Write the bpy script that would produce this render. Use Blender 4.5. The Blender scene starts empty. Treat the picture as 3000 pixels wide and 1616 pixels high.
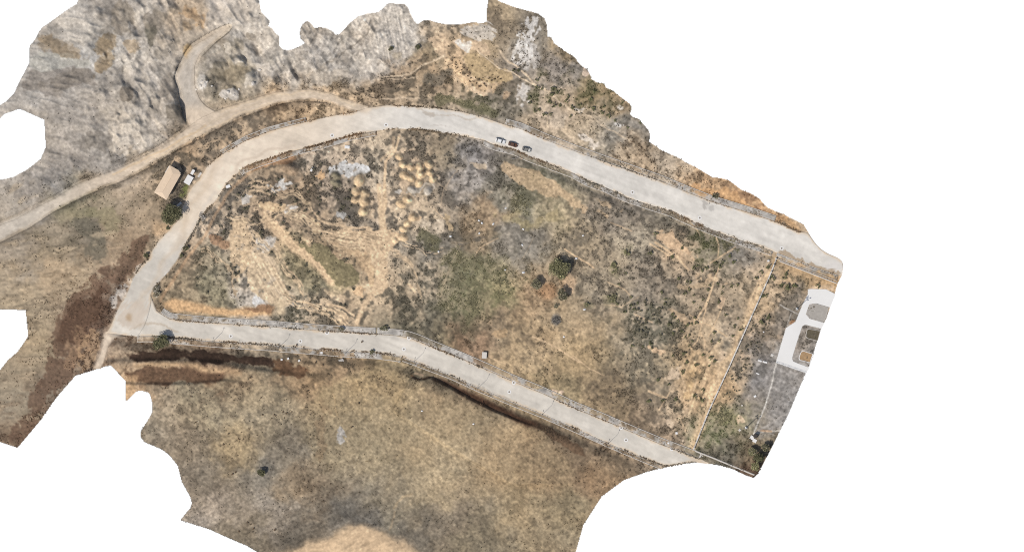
import bpy, math
import numpy as np
from mathutils import Vector, Matrix

# ------------------------------------------------------------------ scale: 1 photo pixel = 0.15 m
PX = 0.15
def wx(x): return (x - 1500.0) * PX
def wy(y): return (808.0 - y) * PX

scene = bpy.context.scene
COL = scene.collection

# ------------------------------------------------------------------ camera (survey view straight down, orthographic)
cam_data = bpy.data.cameras.new('camera')
cam_data.type = 'ORTHO'
cam_data.ortho_scale = 3000 * PX
cam_data.clip_start = 1.0
cam_data.clip_end = 2000.0
cam = bpy.data.objects.new('camera', cam_data)
COL.objects.link(cam)
cam.location = (0, 0, 400)
cam.rotation_euler = (0, 0, 0)
scene.camera = cam

# ------------------------------------------------------------------ sun and sky
SUN_EL = math.radians(54)
SH = Vector((0.72, 0.69, 0)).normalized()          # the way shadows fall
sun_dir = Vector((SH.x * math.cos(SUN_EL), SH.y * math.cos(SUN_EL), -math.sin(SUN_EL)))
sun_data = bpy.data.lights.new('sun', 'SUN')
sun_data.energy = 3.6
sun_data.angle = math.radians(0.6)
sun_data.color = (1.0, 0.955, 0.90)
sun = bpy.data.objects.new('sun', sun_data)
COL.objects.link(sun)
sun.rotation_euler = sun_dir.to_track_quat('-Z', 'Y').to_euler()
sun.location = (-60, -90, 150)

world = bpy.data.worlds.new('World')
scene.world = world
world.use_nodes = True
nt = world.node_tree
nt.nodes.clear()
out = nt.nodes.new('ShaderNodeOutputWorld')
sky = nt.nodes.new('ShaderNodeTexSky')
sky.sky_type = 'NISHITA'
sky.sun_disc = False
sky.sun_elevation = SUN_EL
sky.sun_rotation = math.atan2(-SH.x, -SH.y)
sky.dust_density = 2.0
bg1 = nt.nodes.new('ShaderNodeBackground'); bg1.inputs['Strength'].default_value = 0.10
bg2 = nt.nodes.new('ShaderNodeBackground')         # the blank white below the horizon that surrounds the surveyed ground
bg2.inputs['Color'].default_value = (1, 1, 1, 1); bg2.inputs['Strength'].default_value = 1.0
tc = nt.nodes.new('ShaderNodeTexCoord')
sep = nt.nodes.new('ShaderNodeSeparateXYZ')
lt = nt.nodes.new('ShaderNodeMath'); lt.operation = 'LESS_THAN'; lt.inputs[1].default_value = 0.0
mixw = nt.nodes.new('ShaderNodeMixShader')
nt.links.new(sky.outputs[0], bg1.inputs['Color'])
nt.links.new(tc.outputs['Generated'], sep.inputs[0])
nt.links.new(sep.outputs['Z'], lt.inputs[0])
nt.links.new(lt.outputs[0], mixw.inputs['Fac'])
nt.links.new(bg1.outputs[0], mixw.inputs[1])
nt.links.new(bg2.outputs[0], mixw.inputs[2])
nt.links.new(mixw.outputs[0], out.inputs['Surface'])

scene.view_settings.view_transform = 'Standard'
scene.view_settings.look = 'None'
scene.view_settings.exposure = 0.1
scene.view_settings.gamma = 1.0
scene.view_settings.use_curve_mapping = False
scene.cycles.use_denoising = False
scene.cycles.pixel_filter_type = 'BLACKMAN_HARRIS'
scene.cycles.filter_width = 1.1

# ------------------------------------------------------------------ colour: a tone read off the survey -> base colour
GAIN = 1.42                                          # light that an open flat surface gets in this sun and sky
def lin(c):
    c = np.asarray(c, dtype=np.float32) / 255.0
    return np.where(c <= 0.04045, c / 12.92, ((c + 0.055) / 1.055) ** 2.4)
def alb(c): return lin(c) / GAIN

# ------------------------------------------------------------------ raster of the ground (2 px cells)
X0, Y0, X1, Y1, ST = -80, -60, 2500, 1700, 2
W = (X1 - X0) // ST + 1
H = (Y1 - Y0) // ST + 1
rng = np.random.default_rng(7)
gx = (X0 + ST * np.arange(W, dtype=np.float32))[None, :].repeat(H, 0)
gy = (Y0 + ST * np.arange(H, dtype=np.float32))[:, None].repeat(W, 1)

def up(grid, h, w):
    """smooth upsampling of a small grid to h x w (cubic b-spline)"""
    def wts(n, m):
        t = np.linspace(0, m - 3.001, n)
        i = t.astype(int); f = t - i
        M = np.zeros((n, m), np.float32)
        r = np.arange(n)
        M[r, i] = (1 - f) ** 3 / 6
        M[r, i + 1] = (3 * f ** 3 - 6 * f ** 2 + 4) / 6
        j = np.minimum(i + 2, m - 1); M[r, j] += (-3 * f ** 3 + 3 * f ** 2 + 3 * f + 1) / 6
        j = np.minimum(i + 3, m - 1); M[r, j] += f ** 3 / 6
        return M
    return wts(h, grid.shape[0]) @ grid.astype(np.float32) @ wts(w, grid.shape[1]).T

def noise(s):
    """smooth noise, features about s photo pixels, mean 0 sd 1"""
    gh, gw = max(5, int((Y1 - Y0) / s) + 4), max(5, int((X1 - X0) / s) + 4)
    n = up(rng.standard_normal((gh, gw)), H, W)
    return (n - n.mean()) / n.std()

def fbm(s, octs=4, gain=0.55):
    a, t, v = 1.0, 0, 0
    for k in range(octs):
        if s < 3: break
        t = t + a * noise(s); v += a * a; a *= gain; s /= 2
    return t / math.sqrt(v)

def onoise(ang, long, short, octs=2):
    """noise drawn out along a direction (degrees, image axes)"""
    c, s_ = math.cos(math.radians(ang)), math.sin(math.radians(ang))
    u, v = gx * c + gy * s_, -gx * s_ + gy * c
    t = 0; a = 1.0
    for k in range(octs):
        G = rng.standard_normal((512, 512)).astype(np.float32)
        U, V = u / long + 100, v / short + 100
        iu, iv = np.floor(U).astype(int), np.floor(V).astype(int)
        fu, fv = U - iu, V - iv
        fu, fv = fu * fu * (3 - 2 * fu), fv * fv * (3 - 2 * fv)
        g = lambda a_, b_: G[a_ % 512, b_ % 512]
        t = t + a * ((g(iv, iu) * (1 - fu) + g(iv, iu + 1) * fu) * (1 - fv) + (g(iv + 1, iu) * (1 - fu) + g(iv + 1, iu + 1) * fu) * fv)
        a *= 0.6; long /= 2; short /= 2
    return (t - t.mean()) / t.std()

def sstep(a, lo, hi):
    t = np.clip((a - lo) / (hi - lo), 0, 1)
    return t * t * (3 - 2 * t)

def blur(a, r):
    """r in photo pixels"""
    k = max(1, int(round(r / ST)))
    for _ in range(2):
        for ax in (0, 1):
            p = np.pad(a, [(k + 1, k) if i == ax else (0, 0) for i in (0, 1)], mode='edge')
            cs = np.cumsum(p, axis=ax, dtype=np.float64)
            n = a.shape[ax]
            hi = np.take(cs, np.arange(2 * k + 1, 2 * k + 1 + n), axis=ax)
            lo = np.take(cs, np.arange(0, n), axis=ax)
            a = ((hi - lo) / (2 * k + 1)).astype(np.float32)
    return a

def poly(pts):
    p = np.array(pts, dtype=np.float64)
    x0, y0 = p.min(0) - 2; x1, y1 = p.max(0) + 2
    i0, i1 = max(0, int((x0 - X0) // ST)), min(W, int((x1 - X0) // ST) + 2)
    j0, j1 = max(0, int((y0 - Y0) // ST)), min(H, int((y1 - Y0) // ST) + 2)
    m = np.zeros((H, W), np.float32)
    if i1 <= i0 or j1 <= j0: return m
    sx, sy = gx[j0:j1, i0:i1], gy[j0:j1, i0:i1]
    ins = np.zeros(sx.shape, bool)
    n = len(p)
    for k in range(n):
        (ax, ay), (bx, by) = p[k], p[(k + 1) % n]
        if ay == by: continue
        c = (ay > sy) != (by > sy)
        ins ^= c & (sx < (bx - ax) * (sy - ay) / (by - ay) + ax)
    m[j0:j1, i0:i1] = ins
    return m

WU, WV = fbm(40, 4, 0.6), fbm(40, 4, 0.6)            # shared warp field for ragged outlines
def warp(m, amt):
    if amt <= 0: return m
    ii = np.clip((gx + WU * amt - X0) / ST, 0, W - 1).astype(int)
    jj = np.clip((gy + WV * amt - Y0) / ST, 0, H - 1).astype(int)
    return m[jj, ii]
def samp(F, x, y):
    i = np.clip((np.asarray(x) - X0) / ST, 0, W - 1).astype(int); j = np.clip((np.asarray(y) - Y0) / ST, 0, H - 1).astype(int)
    return F[j, i]
class Win:
    """a mask that lives in a window of the raster"""
    def __init__(s, a, j0, j1, i0, i1): s.a, s.j0, s.j1, s.i0, s.i1 = a, j0, j1, i0, i1
    @property
    def sl(s): return (slice(s.j0, s.j1), slice(s.i0, s.i1))
    def full(s):
        m = np.zeros((H, W), np.float32); m[s.sl] = s.a; return m
    def __mul__(s, f): return Win(s.a * f[s.sl], s.j0, s.j1, s.i0, s.i1)
def window(x0, y0, x1, y1):
    i0, i1 = max(0, int((x0 - X0) // ST)), min(W, int((x1 - X0) // ST) + 2)
    j0, j1 = max(0, int((y0 - Y0) // ST)), min(H, int((y1 - Y0) // ST) + 2)
    return j0, j1, i0, i1
def wwarp(fn, win, w):
    """evaluate fn(x, y) on the warped window"""
    j0, j1, i0, i1 = win
    q = (slice(j0, j1), slice(i0, i1))
    return Win(fn(gx[q] + WU[q] * w, gy[q] + WV[q] * w), *win)
def soft(pts, r=4, w=5):
    p = np.array(pts, dtype=np.float64); mg = 2 * r + 4 * w + 8
    j0, j1, i0, i1 = window(p[:, 0].min() - mg, p[:, 1].min() - mg, p[:, 0].max() + mg, p[:, 1].max() + mg)
    m = blur(poly(pts)[j0:j1, i0:i1], r)
    if w > 0:
        q = (slice(j0, j1), slice(i0, i1))
        ii = np.clip((gx[q] + WU[q] * w - X0) / ST - i0, 0, i1 - i0 - 1).astype(int)
        jj = np.clip((gy[q] + WV[q] * w - Y0) / ST - j0, 0, j1 - j0 - 1).astype(int)
        m = m[jj, ii]
    return Win(m, j0, j1, i0, i1)
def blob(x, y, rx, ry=None, rot=0, w=4, edge=0.35):
    ry = ry or rx
    c, s = math.cos(math.radians(rot)), math.sin(math.radians(rot))
    R = max(rx, ry) * (1 + edge) + 4 * w + 4
    def fn(X, Y):
        X, Y = X - x, Y - y
        d = np.sqrt(((X * c + Y * s) / rx) ** 2 + ((-X * s + Y * c) / ry) ** 2)
        return 1 - sstep(d, 1 - edge, 1 + edge)
    return wwarp(fn, window(x - R, y - R, x + R, y + R), w)
def stroke(pts, wid, edge=None, w=2.0):
    edge = (edge or wid * 0.6) * (1 if wid > 6 else .8)
    if wid < 6: wid = wid * 1.35
    p = np.array(pts, dtype=np.float32); mg = wid + edge + 4 * w + 4
    def fn(X, Y):
        d = np.full(X.shape, 1e9, np.float32)
        for (ax, ay), (bx, by) in zip(p[:-1], p[1:]):
            dx, dy = bx - ax, by - ay
            t = np.clip(((X - ax) * dx + (Y - ay) * dy) / (dx * dx + dy * dy + 1e-6), 0, 1)
            d = np.minimum(d, (X - ax - t * dx) ** 2 + (Y - ay - t * dy) ** 2)
        return 1 - sstep(np.sqrt(d), wid / 2 - edge / 2, wid / 2 + edge / 2)
    return wwarp(fn, window(p[:, 0].min() - mg, p[:, 1].min() - mg, p[:, 0].max() + mg, p[:, 1].max() + mg), w)

# ------------------------------------------------------------------ lines traced from the survey (photo pixels)
OUTLINE = [(244,-40),(758,-40),(760,0),(765,34),(779,47),(792,62),(788,76),(799,84),(807,96),(820,107),(818,133),(827,143),(844,147),(858,143),(874,137),(891,127),(880,115),(877,99),(879,84),(886,70),(899,60),(908,64),(914,70),(922,82),(936,79),(955,81),(973,90),(983,101),(992,100),(1001,93),(1023,68),(1048,48),(1073,40),(1107,35),(1119,26),(1132,12),(1141,9),(1188,12),(1197,23),(1203,40),(1215,62),(1223,70),(1240,59),(1259,59),(1278,65),(1309,71),(1346,71),(1383,65),(1414,67),(1425,62),(1424,34),(1430,0),(1434,-18),(1448,-8),(1462,3),(1509,21),(1577,39),(1596,53),(1602,68),(1606,106),(1616,109),(1624,126),(1634,133),(1652,147),(1673,160),(1687,169),(1692,179),(1707,194),(1721,202),(1731,220),(1734,231),(1751,241),(1770,244),(1777,256),(1797,265),(1816,281),(1847,304),(1852,317),(1847,335),(1856,343),(1869,346),(1884,360),(1902,382),(1906,397),(1903,415),(1928,430),(1934,437),(1959,448),(1990,462),(2009,474),(2046,493),(2088,518),(2114,521),(2136,527),(2155,541),(2173,555),(2200,565),(2225,580),(2242,600),(2252,608),(2271,617),(2297,626),(2314,636),(2328,642),(2355,656),(2387,709),(2404,728),(2428,743),(2451,752),(2462,759),(2468,766),(2472,777),(2471,788),(2466,809),(2454,833),(2447,859),(2437,888),(2423,930),(2405,967),(2397,993),(2375,1064),(2361,1094),(2335,1156),(2313,1209),(2282,1270),(2256,1323),(2223,1385),(2212,1398),(2203,1399),(2181,1391),(2146,1374),(2107,1363),(2066,1357),(2032,1352),(1988,1360),(1900,1381),(1829,1406),(1764,1454),(1710,1538),(1688,1616),(1668,1690),(840,1690),(752,1616),(721,1598),(671,1577),(614,1551),(583,1541),(526,1523),(545,1499),(557,1485),(561,1472),(557,1456),(532,1412),(520,1365),(507,1348),(493,1331),(470,1315),(422,1295),(411,1280),(410,1263),(416,1255),(435,1224),(446,1204),(446,1185),(439,1157),(432,1149),(410,1144),(397,1149),(374,1174),(366,1173),(368,1117),(323,1070),(222,1101),(165,1166),(121,1230),(52,1312),(0,1295),(-70,1272),(-70,1150),(0,1081),(22,1053),(51,1028),(82,983),(74,909),(0,906),(-70,905),(-70,545),(0,526),(37,518),(78,496),(118,465),(133,431),(129,352),(57,320),(15,335),(0,349),(-60,385),(-60,340),(0,307),(19,295),(40,273),(56,239),(74,205),(85,183),(84,146),(88,132),(102,115),(115,90),(124,79),(149,62),(199,26),(224,11)]
ROAD_OUT = [(310,974),(323,955),(335,924),(351,890),(373,856),(388,816),(413,776),(435,757),(447,729),(466,701),(491,679),(512,655),(526,640),(534,604),(547,574),(559,549),(584,524),(605,487),(640,458),(668,440),(723,409),(793,382),(855,366),(917,351),(979,337),(1042,328),(1073,316),(1135,307),(1197,311),(1275,315),(1352,326),(1414,342),(1476,363),(1524,376),(1599,409),(1680,440),(1804,484),(1928,527),(2021,565),(2083,589),(2200,624),(2280,651),(2340,678),(2366,680),(2387,710),(2404,729),(2428,744),(2451,753),(2462,760),(2468,767)]
ROAD_IN = [(404,985),(440,930),(444,895),(442,862),(452,838),(469,825),(478,813),(497,791),(516,766),(534,735),(556,698),(578,658),(590,636),(621,599),(646,571),(661,543),(683,518),(708,496),(745,480),(793,464),(855,443),(933,425),(979,411),(1042,394),(1104,383),(1166,376),(1228,380),(1290,388),(1352,397),(1414,409),(1453,427),(1509,440),(1549,459),(1617,484),(1680,507),(1726,533),(1773,548),(1835,577),(1912,603),(1959,617),(2047,657),(2138,693),(2233,724),(2290,745),(2380,780),(2463,809),(2470,789)]
LOW_N = [(441,862),(446,890),(456,905),(472,918),(497,933),(574,941),(683,949),(800,956),(824,958),(948,968),(1010,971),(1104,977),(1166,982),(1197,987),(1228,998),(1274,1018),(1352,1049),(1414,1076),(1500,1114),(1593,1152),(1686,1195),(1748,1220),(1810,1246),(1873,1273),(1935,1299),(1997,1322),(2043,1340),(2080,1355)]
LOW_S = [(385,984),(412,984),(430,983),(447,984),(497,988),(590,996),(683,1003),(800,1010),(824,1013),(917,1020),(1010,1028),(1104,1033),(1166,1041),(1209,1056),(1259,1075),(1321,1098),(1399,1134),(1500,1176),(1593,1213),(1686,1254),(1779,1296),(1873,1336),(1940,1363),(1965,1364),(2000,1358),(2032,1353),(2070,1357)]
TRACK_N = [(-70,690),(0,657),(62,629),(174,572),(217,544),(280,518),(357,487),(400,468),(441,447),(481,425),(512,401),(545,376),(590,345),(646,320),(699,304),(761,284),(800,273),(855,262),(917,261),(964,273),(1010,289),(1057,305),(1085,313)]
TRACK_S = [(-70,735),(0,703),(78,664),(155,614),(233,574),(295,546),(357,524),(435,484),(484,453),(522,431),(574,403),(584,400),(637,370),(683,348),(745,323),(762,319),(809,301),(855,292),(917,290),(964,295),(1010,310),(1040,322),(1075,330)]
SPUR_L = [(560,372),(540,335),(534,300),(528,264),(516,227),(524,200),(534,186),(548,155),(565,134),(605,109),(640,90),(672,76)]
SPUR_R = [(640,330),(609,314),(592,298),(584,286),(574,262),(571,248),(571,220),(571,192),(584,161),(621,124),(652,100),(674,80)]
WEST_L = [(312,970),(298,1011),(289,1036),(273,1078)]
WEST_R = [(372,984),(340,985),(317,1017),(307,1051),(296,1080)]
APRON = [(2368,847),(2376,846),(2420,847),(2448,861),(2432,900),(2391,888),(2371,891),(2361,919),(2372,933),(2414,945),(2407,962),(2359,950),(2350,955),(2340,984),(2329,1019),(2320,1049),(2324,1058),(2338,1064),(2371,1076),(2362,1092),(2273,1062),(2288,1010),(2303,960),(2331,942),(2351,893),(2366,863)]

M_road = np.maximum(poly(ROAD_OUT + ROAD_IN[::-1]), poly(LOW_N + LOW_S[::-1]))
M_track = np.maximum(np.maximum(poly(TRACK_N + TRACK_S[::-1]), poly(SPUR_L + SPUR_R[::-1])), poly(WEST_L + WEST_R[::-1]))
M_apron = poly(APRON)
LAND = poly(OUTLINE) > 0.5

# ------------------------------------------------------------------ soil and brush tones over the survey
# x, y, bare soil, brush / stone, share of brush
D = (104, 97, 86); S = (219, 190, 153)
CP = [
 (150,70,(186,176,161),(150,141,128),.3),(230,130,(198,188,172),(160,150,136),.25),(180,140,(178,168,152),(140,128,110),.45),(350,50,(172,160,144),(104,94,82),.5),
 (450,60,(174,163,148),(104,95,82),.45),(550,60,(176,150,118),(120,103,80),.45),(600,100,(182,164,140),(150,134,112),.3),(650,30,(202,189,172),(170,158,142),.1),(720,20,(196,184,166),(172,160,142),.2),(720,120,(184,174,158),(142,132,118),.4),
 (150,165,(170,164,152),(140,133,122),.4),(150,230,(164,155,143),(122,114,104),.5),(110,290,(170,160,146),(134,124,110),.4),(300,200,(196,186,170),(146,136,122),.4),(290,130,(178,166,148),(134,122,104),.45),
 (400,180,(200,188,170),(150,140,126),.4),(330,270,(160,150,136),(116,107,95),.5),(230,350,(160,151,139),(112,104,94),.55),(270,400,(160,151,139),(114,106,96),.5),(400,380,(198,187,171),(168,157,141),.2),(450,250,(188,177,161),(140,130,116),.4),
 (330,460,(158,150,139),(122,114,104),.4),(500,330,(160,150,136),(114,106,95),.55),(620,240,(176,164,146),(104,95,80),.5),(680,230,(150,134,106),(102,94,74),.5),(780,200,(198,188,172),(146,138,126),.35),
 (850,200,(188,178,163),(150,141,128),.3),(960,180,(184,175,161),(152,143,130),.3),(1000,110,(184,176,162),(150,142,130),.3),(1120,60,(199,191,178),(176,167,153),.2),(1180,130,(198,190,177),(170,162,150),.2),(1100,160,(198,189,175),(160,152,140),.25),
 (90,560,(164,155,144),(126,118,107),.4),(180,490,(158,150,139),(120,112,102),.45),(40,620,(176,168,156),(136,128,116),.4),(250,440,(164,155,143),(120,112,101),.5),
 (60,720,(154,146,134),(112,105,95),.4),(150,690,(156,141,118),(108,98,80),.5),(270,620,(158,148,112),(106,102,78),.5),(380,600,(188,165,136),(116,103,84),.45),(200,800,(196,170,135),(128,108,83),.45),(330,560,(186,162,132),(110,98,80),.5),
 (100,880,(184,164,132),(114,102,84),.5),(270,690,(128,119,104),(88,82,69),.6),(340,720,(180,152,120),(128,106,82),.45),(150,1000,(168,149,118),(118,103,80),.5),(60,1150,(170,152,124),(110,90,70),.45),(60,1270,(146,120,92),(98,76,58),.5),
 (190,1100,(146,127,104),(102,82,65),.5),(400,1160,(200,166,126),(140,110,82),.2),(220,1010,(156,130,104),(104,82,66),.4),(330,900,(146,118,94),(98,76,60),.4),
 (600,380,(192,167,134),(106,96,82),.55),(850,320,(186,160,126),(112,94,73),.55),(650,410,(190,165,133),(108,98,84),.55),(970,325,(194,168,134),(118,102,80),.5),(560,440,(188,160,126),(100,90,74),.5),
 (1150,220,(186,158,124),(106,94,78),.55),(1250,200,(192,164,128),(104,92,74),.5),(1090,280,(192,166,132),(108,94,76),.5),(1200,270,(186,162,130),(98,88,72),.55),(1300,150,(200,172,136),(120,106,86),.35),(1270,190,(146,132,108),(98,90,76),.55),
 (1400,190,(190,167,130),(164,144,112),.3),(1400,250,(222,190,150),(98,84,66),.22),(1340,200,(216,186,148),(98,86,68),.3),(1480,90,(150,134,110),(112,101,85),.5),(1540,60,(150,135,112),(116,104,86),.5),(1470,25,(178,157,124),(126,112,90),.4),
 (1600,100,(142,128,106),(112,102,86),.5),(1550,150,(156,146,130),(120,111,98),.5),(1500,220,(152,140,124),(112,103,90),.5),(1650,190,(178,152,114),(128,112,84),.35),(1620,240,(156,146,134),(110,102,92),.5),(1680,220,(158,147,132),(112,104,92),.5),
 (1560,300,(174,157,132),(92,92,64),.45),(1640,300,(186,162,130),(94,92,63),.4),(1740,270,(168,146,108),(94,92,60),.5),(1800,300,(190,159,118),(110,96,70),.4),(1780,380,(166,152,130),(104,96,82),.45),(1860,380,(158,147,130),(104,96,82),.5),
 (1700,370,(188,167,136),(118,106,86),.4),(1620,370,(204,184,158),(122,110,92),.35),(1860,440,(198,168,130),(112,94,72),.35),(1960,480,(196,174,144),(122,107,88),.4),(2080,520,(194,158,116),(116,92,68),.4),(2200,590,(210,169,122),(124,92,66),.25),
 (1480,330,(140,130,113),(84,78,66),.6),(1400,300,(138,127,107),(82,80,58),.6),(1300,250,(170,146,116),(92,82,66),.6),(1560,360,(176,156,128),(104,92,74),.5),
 (620,660,(204,176,142),D,.42),(560,760,(196,166,130),(112,100,82),.45),(700,560,(208,181,145),D,.42),(760,510,(196,171,138),(106,96,82),.45),(830,470,(176,150,121),(100,88,74),.5),(900,470,(204,184,158),(100,94,82),.45),
 (1000,440,(212,191,163),(106,98,86),.5),(900,570,(196,170,137),(100,90,76),.55),(970,580,(176,157,134),(94,87,77),.62),(1040,640,(160,146,126),(92,86,77),.6),(1120,470,(204,184,154),(108,100,86),.5),(1110,600,(216,187,150),(110,100,86),.3),
 (1240,500,(200,172,138),(104,95,82),.5),(1300,450,(164,145,116),(100,92,78),.55),(1400,460,(172,161,148),(106,99,90),.55),(1380,530,(178,167,153),(110,103,94),.52),(1300,600,(176,158,133),(104,96,84),.52),(1230,640,(204,180,146),(100,92,80),.48),
 (1000,690,(214,184,146),(104,94,78),.35),(850,650,(210,181,145),(100,92,79),.45),(760,660,(190,164,132),(96,88,76),.5),(700,700,(208,180,144),(100,92,78),.42),(640,760,(170,153,122),(104,96,76),.6),(750,790,(218,190,152),(110,102,88),.25),
 (820,850,(214,188,153),(106,98,84),.3),(890,780,(158,144,110),(112,104,80),.5),(980,810,(180,162,122),(104,98,80),.42),(950,870,(212,182,143),(102,94,80),.42),(1050,820,(216,187,148),(106,97,82),.35),(860,900,(196,170,135),(94,88,70),.58),
 (1000,910,(194,168,134),(96,88,74),.55),(560,840,(172,151,118),(114,100,78),.5),(650,850,(156,144,112),(100,93,74),.6),(1080,720,(218,189,150),(104,95,80),.3),(730,870,(200,186,166),(96,90,80),.35),
 (1220,740,(166,154,134),(100,94,82),.58),(1250,830,(192,168,134),(98,92,76),.52),(1190,900,(202,175,138),(98,90,74),.52),(1180,940,(120,112,92),(80,76,62),.6),(1260,940,(128,119,98),(84,79,66),.6),
 (1450,560,(154,143,123),(98,93,79),.55),(1440,620,(184,154,116),(134,110,84),.45),(1530,560,(152,143,118),(92,90,67),.55),(1600,620,(180,162,126),(128,118,90),.42),(1500,700,(158,146,127),(112,104,90),.5),(1400,700,(162,139,107),(110,98,77),.5),
 (1340,690,(132,123,107),(92,86,74),.6),(1400,790,(156,144,108),(112,110,78),.5),(1340,880,(158,143,106),(108,107,73),.5),(1450,850,(160,146,106),(106,106,70),.45),(1560,860,(190,159,120),(140,116,88),.35),(1700,690,(166,148,119),(106,97,82),.5),
 (1800,620,(154,138,116),(96,88,75),.55),(1860,720,(184,167,138),(108,99,85),.42),(1950,670,(160,147,123),(98,90,76),.5),(1970,730,(208,178,142),(106,96,82),.35),(2050,700,(166,154,126),(96,98,62),.5),(2150,730,(164,153,135),(112,103,90),.4),
 (2200,770,(196,170,137),(118,107,88),.35),(1750,800,(166,149,122),(106,97,82),.45),(1900,840,(164,147,123),(104,95,81),.45),(2050,860,(174,154,126),(104,95,80),.45),(2150,850,(188,164,130),(116,104,84),.35),(2210,900,(194,166,128),(124,108,84),.3),
 (1900,940,(172,153,124),(88,86,69),.55),(1650,950,(188,162,124),(146,128,99),.4),(1550,1000,(180,154,116),(120,104,82),.45),(1450,950,(176,150,116),(112,98,78),.5),(1300,980,(140,126,98),(92,84,68),.6),(1370,1010,(160,129,99),(104,86,66),.5),
 (1480,1060,(184,158,119),(134,116,90),.4),(1700,1050,(174,150,112),(126,110,84),.45),(1650,1120,(160,141,106),(112,100,76),.5),(1800,1120,(154,133,102),(106,93,74),.5),(1900,1050,(178,157,123),(100,92,76),.45),(2000,1060,(204,173,130),(108,97,78),.35),
 (2050,1000,(190,164,128),(98,90,76),.45),(2020,1160,(216,181,137),(112,102,80),.3),(1950,1180,(198,171,135),(104,95,79),.45),(1870,1220,(160,137,108),(98,84,67),.55),(1960,1260,(178,153,123),(102,90,74),.5),(2080,1110,(204,170,126),(128,112,84),.3),
 (2230,850,(190,165,132),(108,99,82),.45),(2300,800,(208,172,127),(134,118,88),.25),(2400,835,(204,168,122),(136,116,86),.25),(2320,880,(152,139,121),(98,90,77),.5),(2250,930,(154,142,126),(98,91,80),.5),(2200,980,(198,168,132),(112,101,84),.32),
 (2250,1020,(150,141,130),(102,95,85),.5),(2160,1060,(190,164,130),(98,91,78),.5),(2200,1100,(156,147,137),(106,99,90),.5),(2300,1130,(162,155,145),(124,117,108),.45),(2270,1200,(160,153,143),(122,115,106),.45),(2330,1060,(164,157,147),(130,122,112),.4),
 (2140,1200,(170,158,118),(112,117,74),.5),(2100,1250,(170,158,123),(106,110,72),.5),(2120,1310,(130,119,98),(84,78,63),.6),(2220,1310,(144,126,97),(98,86,66),.5),(2200,1365,(120,94,72),(78,60,46),.5),(2170,1170,(160,146,128),(114,105,92),.45),(2400,1000,(150,143,134),(112,106,98),.4),
 (460,1210,(168,152,126),(118,106,87),.5),(600,1180,(170,156,126),(112,102,85),.42),(800,1180,(174,156,124),(112,102,84),.42),(1000,1150,(182,159,119),(130,114,88),.4),(1100,1100,(182,157,115),(120,103,78),.42),(700,1290,(178,156,118),(122,106,82),.42),
 (520,1290,(158,143,120),(120,108,90),.5),(600,1390,(150,138,119),(114,104,89),.5),(760,1390,(150,139,120),(110,102,89),.5),(850,1330,(154,139,115),(110,98,81),.45),(900,1410,(164,142,112),(116,98,77),.45),(620,1480,(174,161,143),(132,121,107),.45),
 (770,1490,(170,158,140),(130,120,106),.4),(860,1550,(124,114,98),(90,82,70),.55),(720,1565,(138,126,105),(104,94,78),.5),(950,1300,(176,155,118),(128,113,88),.42),(1100,1260,(178,157,120),(150,131,98),.22),(1300,1300,(180,158,121),(150,130,96),.2),
 (1250,1400,(181,159,122),(152,133,101),.2),(1450,1350,(178,154,117),(148,126,94),.22),(1600,1340,(170,145,109),(128,108,82),.4),(1700,1400,(158,130,97),(114,94,72),.5),(1500,1450,(174,153,117),(130,114,87),.42),(1650,1480,(168,147,110),(120,105,80),.45),
 (1300,1510,(150,134,110),(102,92,76),.52),(1150,1490,(160,144,116),(108,97,78),.5),(1050,1550,(138,128,112),(100,92,80),.5),(1400,1560,(150,137,111),(104,96,80),.52),(1600,1580,(168,149,116),(122,107,84),.42),(1200,1580,(132,122,105),(98,91,80),.5),
 (600,1060,(150,124,96),(92,70,54),.5),(900,1080,(180,152,116),(98,84,66),.45),(1000,1060,(176,148,113),(110,96,76),.45),(500,1030,(176,150,118),(120,98,74),.4),(1700,1310,(150,128,100),(100,84,66),.5),
]
gw_, gh_ = W // 10 + 1, H // 10 + 1
cx_ = np.linspace(X0, X1, gw_ + 2)[None, :]; cy_ = np.linspace(Y0, Y1, gh_ + 2)[:, None]
num = np.zeros((gh_ + 2, gw_ + 2, 7)); den = np.zeros((gh_ + 2, gw_ + 2, 1))
for (x, y, a, b, c) in CP:
    w_ = 1.0 / (((cx_ - x) ** 2 + (cy_ - y) ** 2) + 300.0) ** 2.2
    num += w_[:, :, None] * np.array(list(a) + list(b) + [c])[None, None, :]
    den += w_[:, :, None]
num /= den
wi = np.clip((gx + 16 * WU - X0) / ST, 0, W - 1).astype(int); wj = np.clip((gy + 16 * WV - Y0) / ST, 0, H - 1).astype(int)
A = np.stack([up(num[:, :, k], H, W) for k in range(7)], -1)[wj, wi].astype(np.float32)
SOIL, VEG, COV = A[..., :3], A[..., 3:6], A[..., 6]

f_big, f_mid, f_small = fbm(90, 3), fbm(26, 4, 0.7), fbm(9, 2, 0.8)
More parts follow.
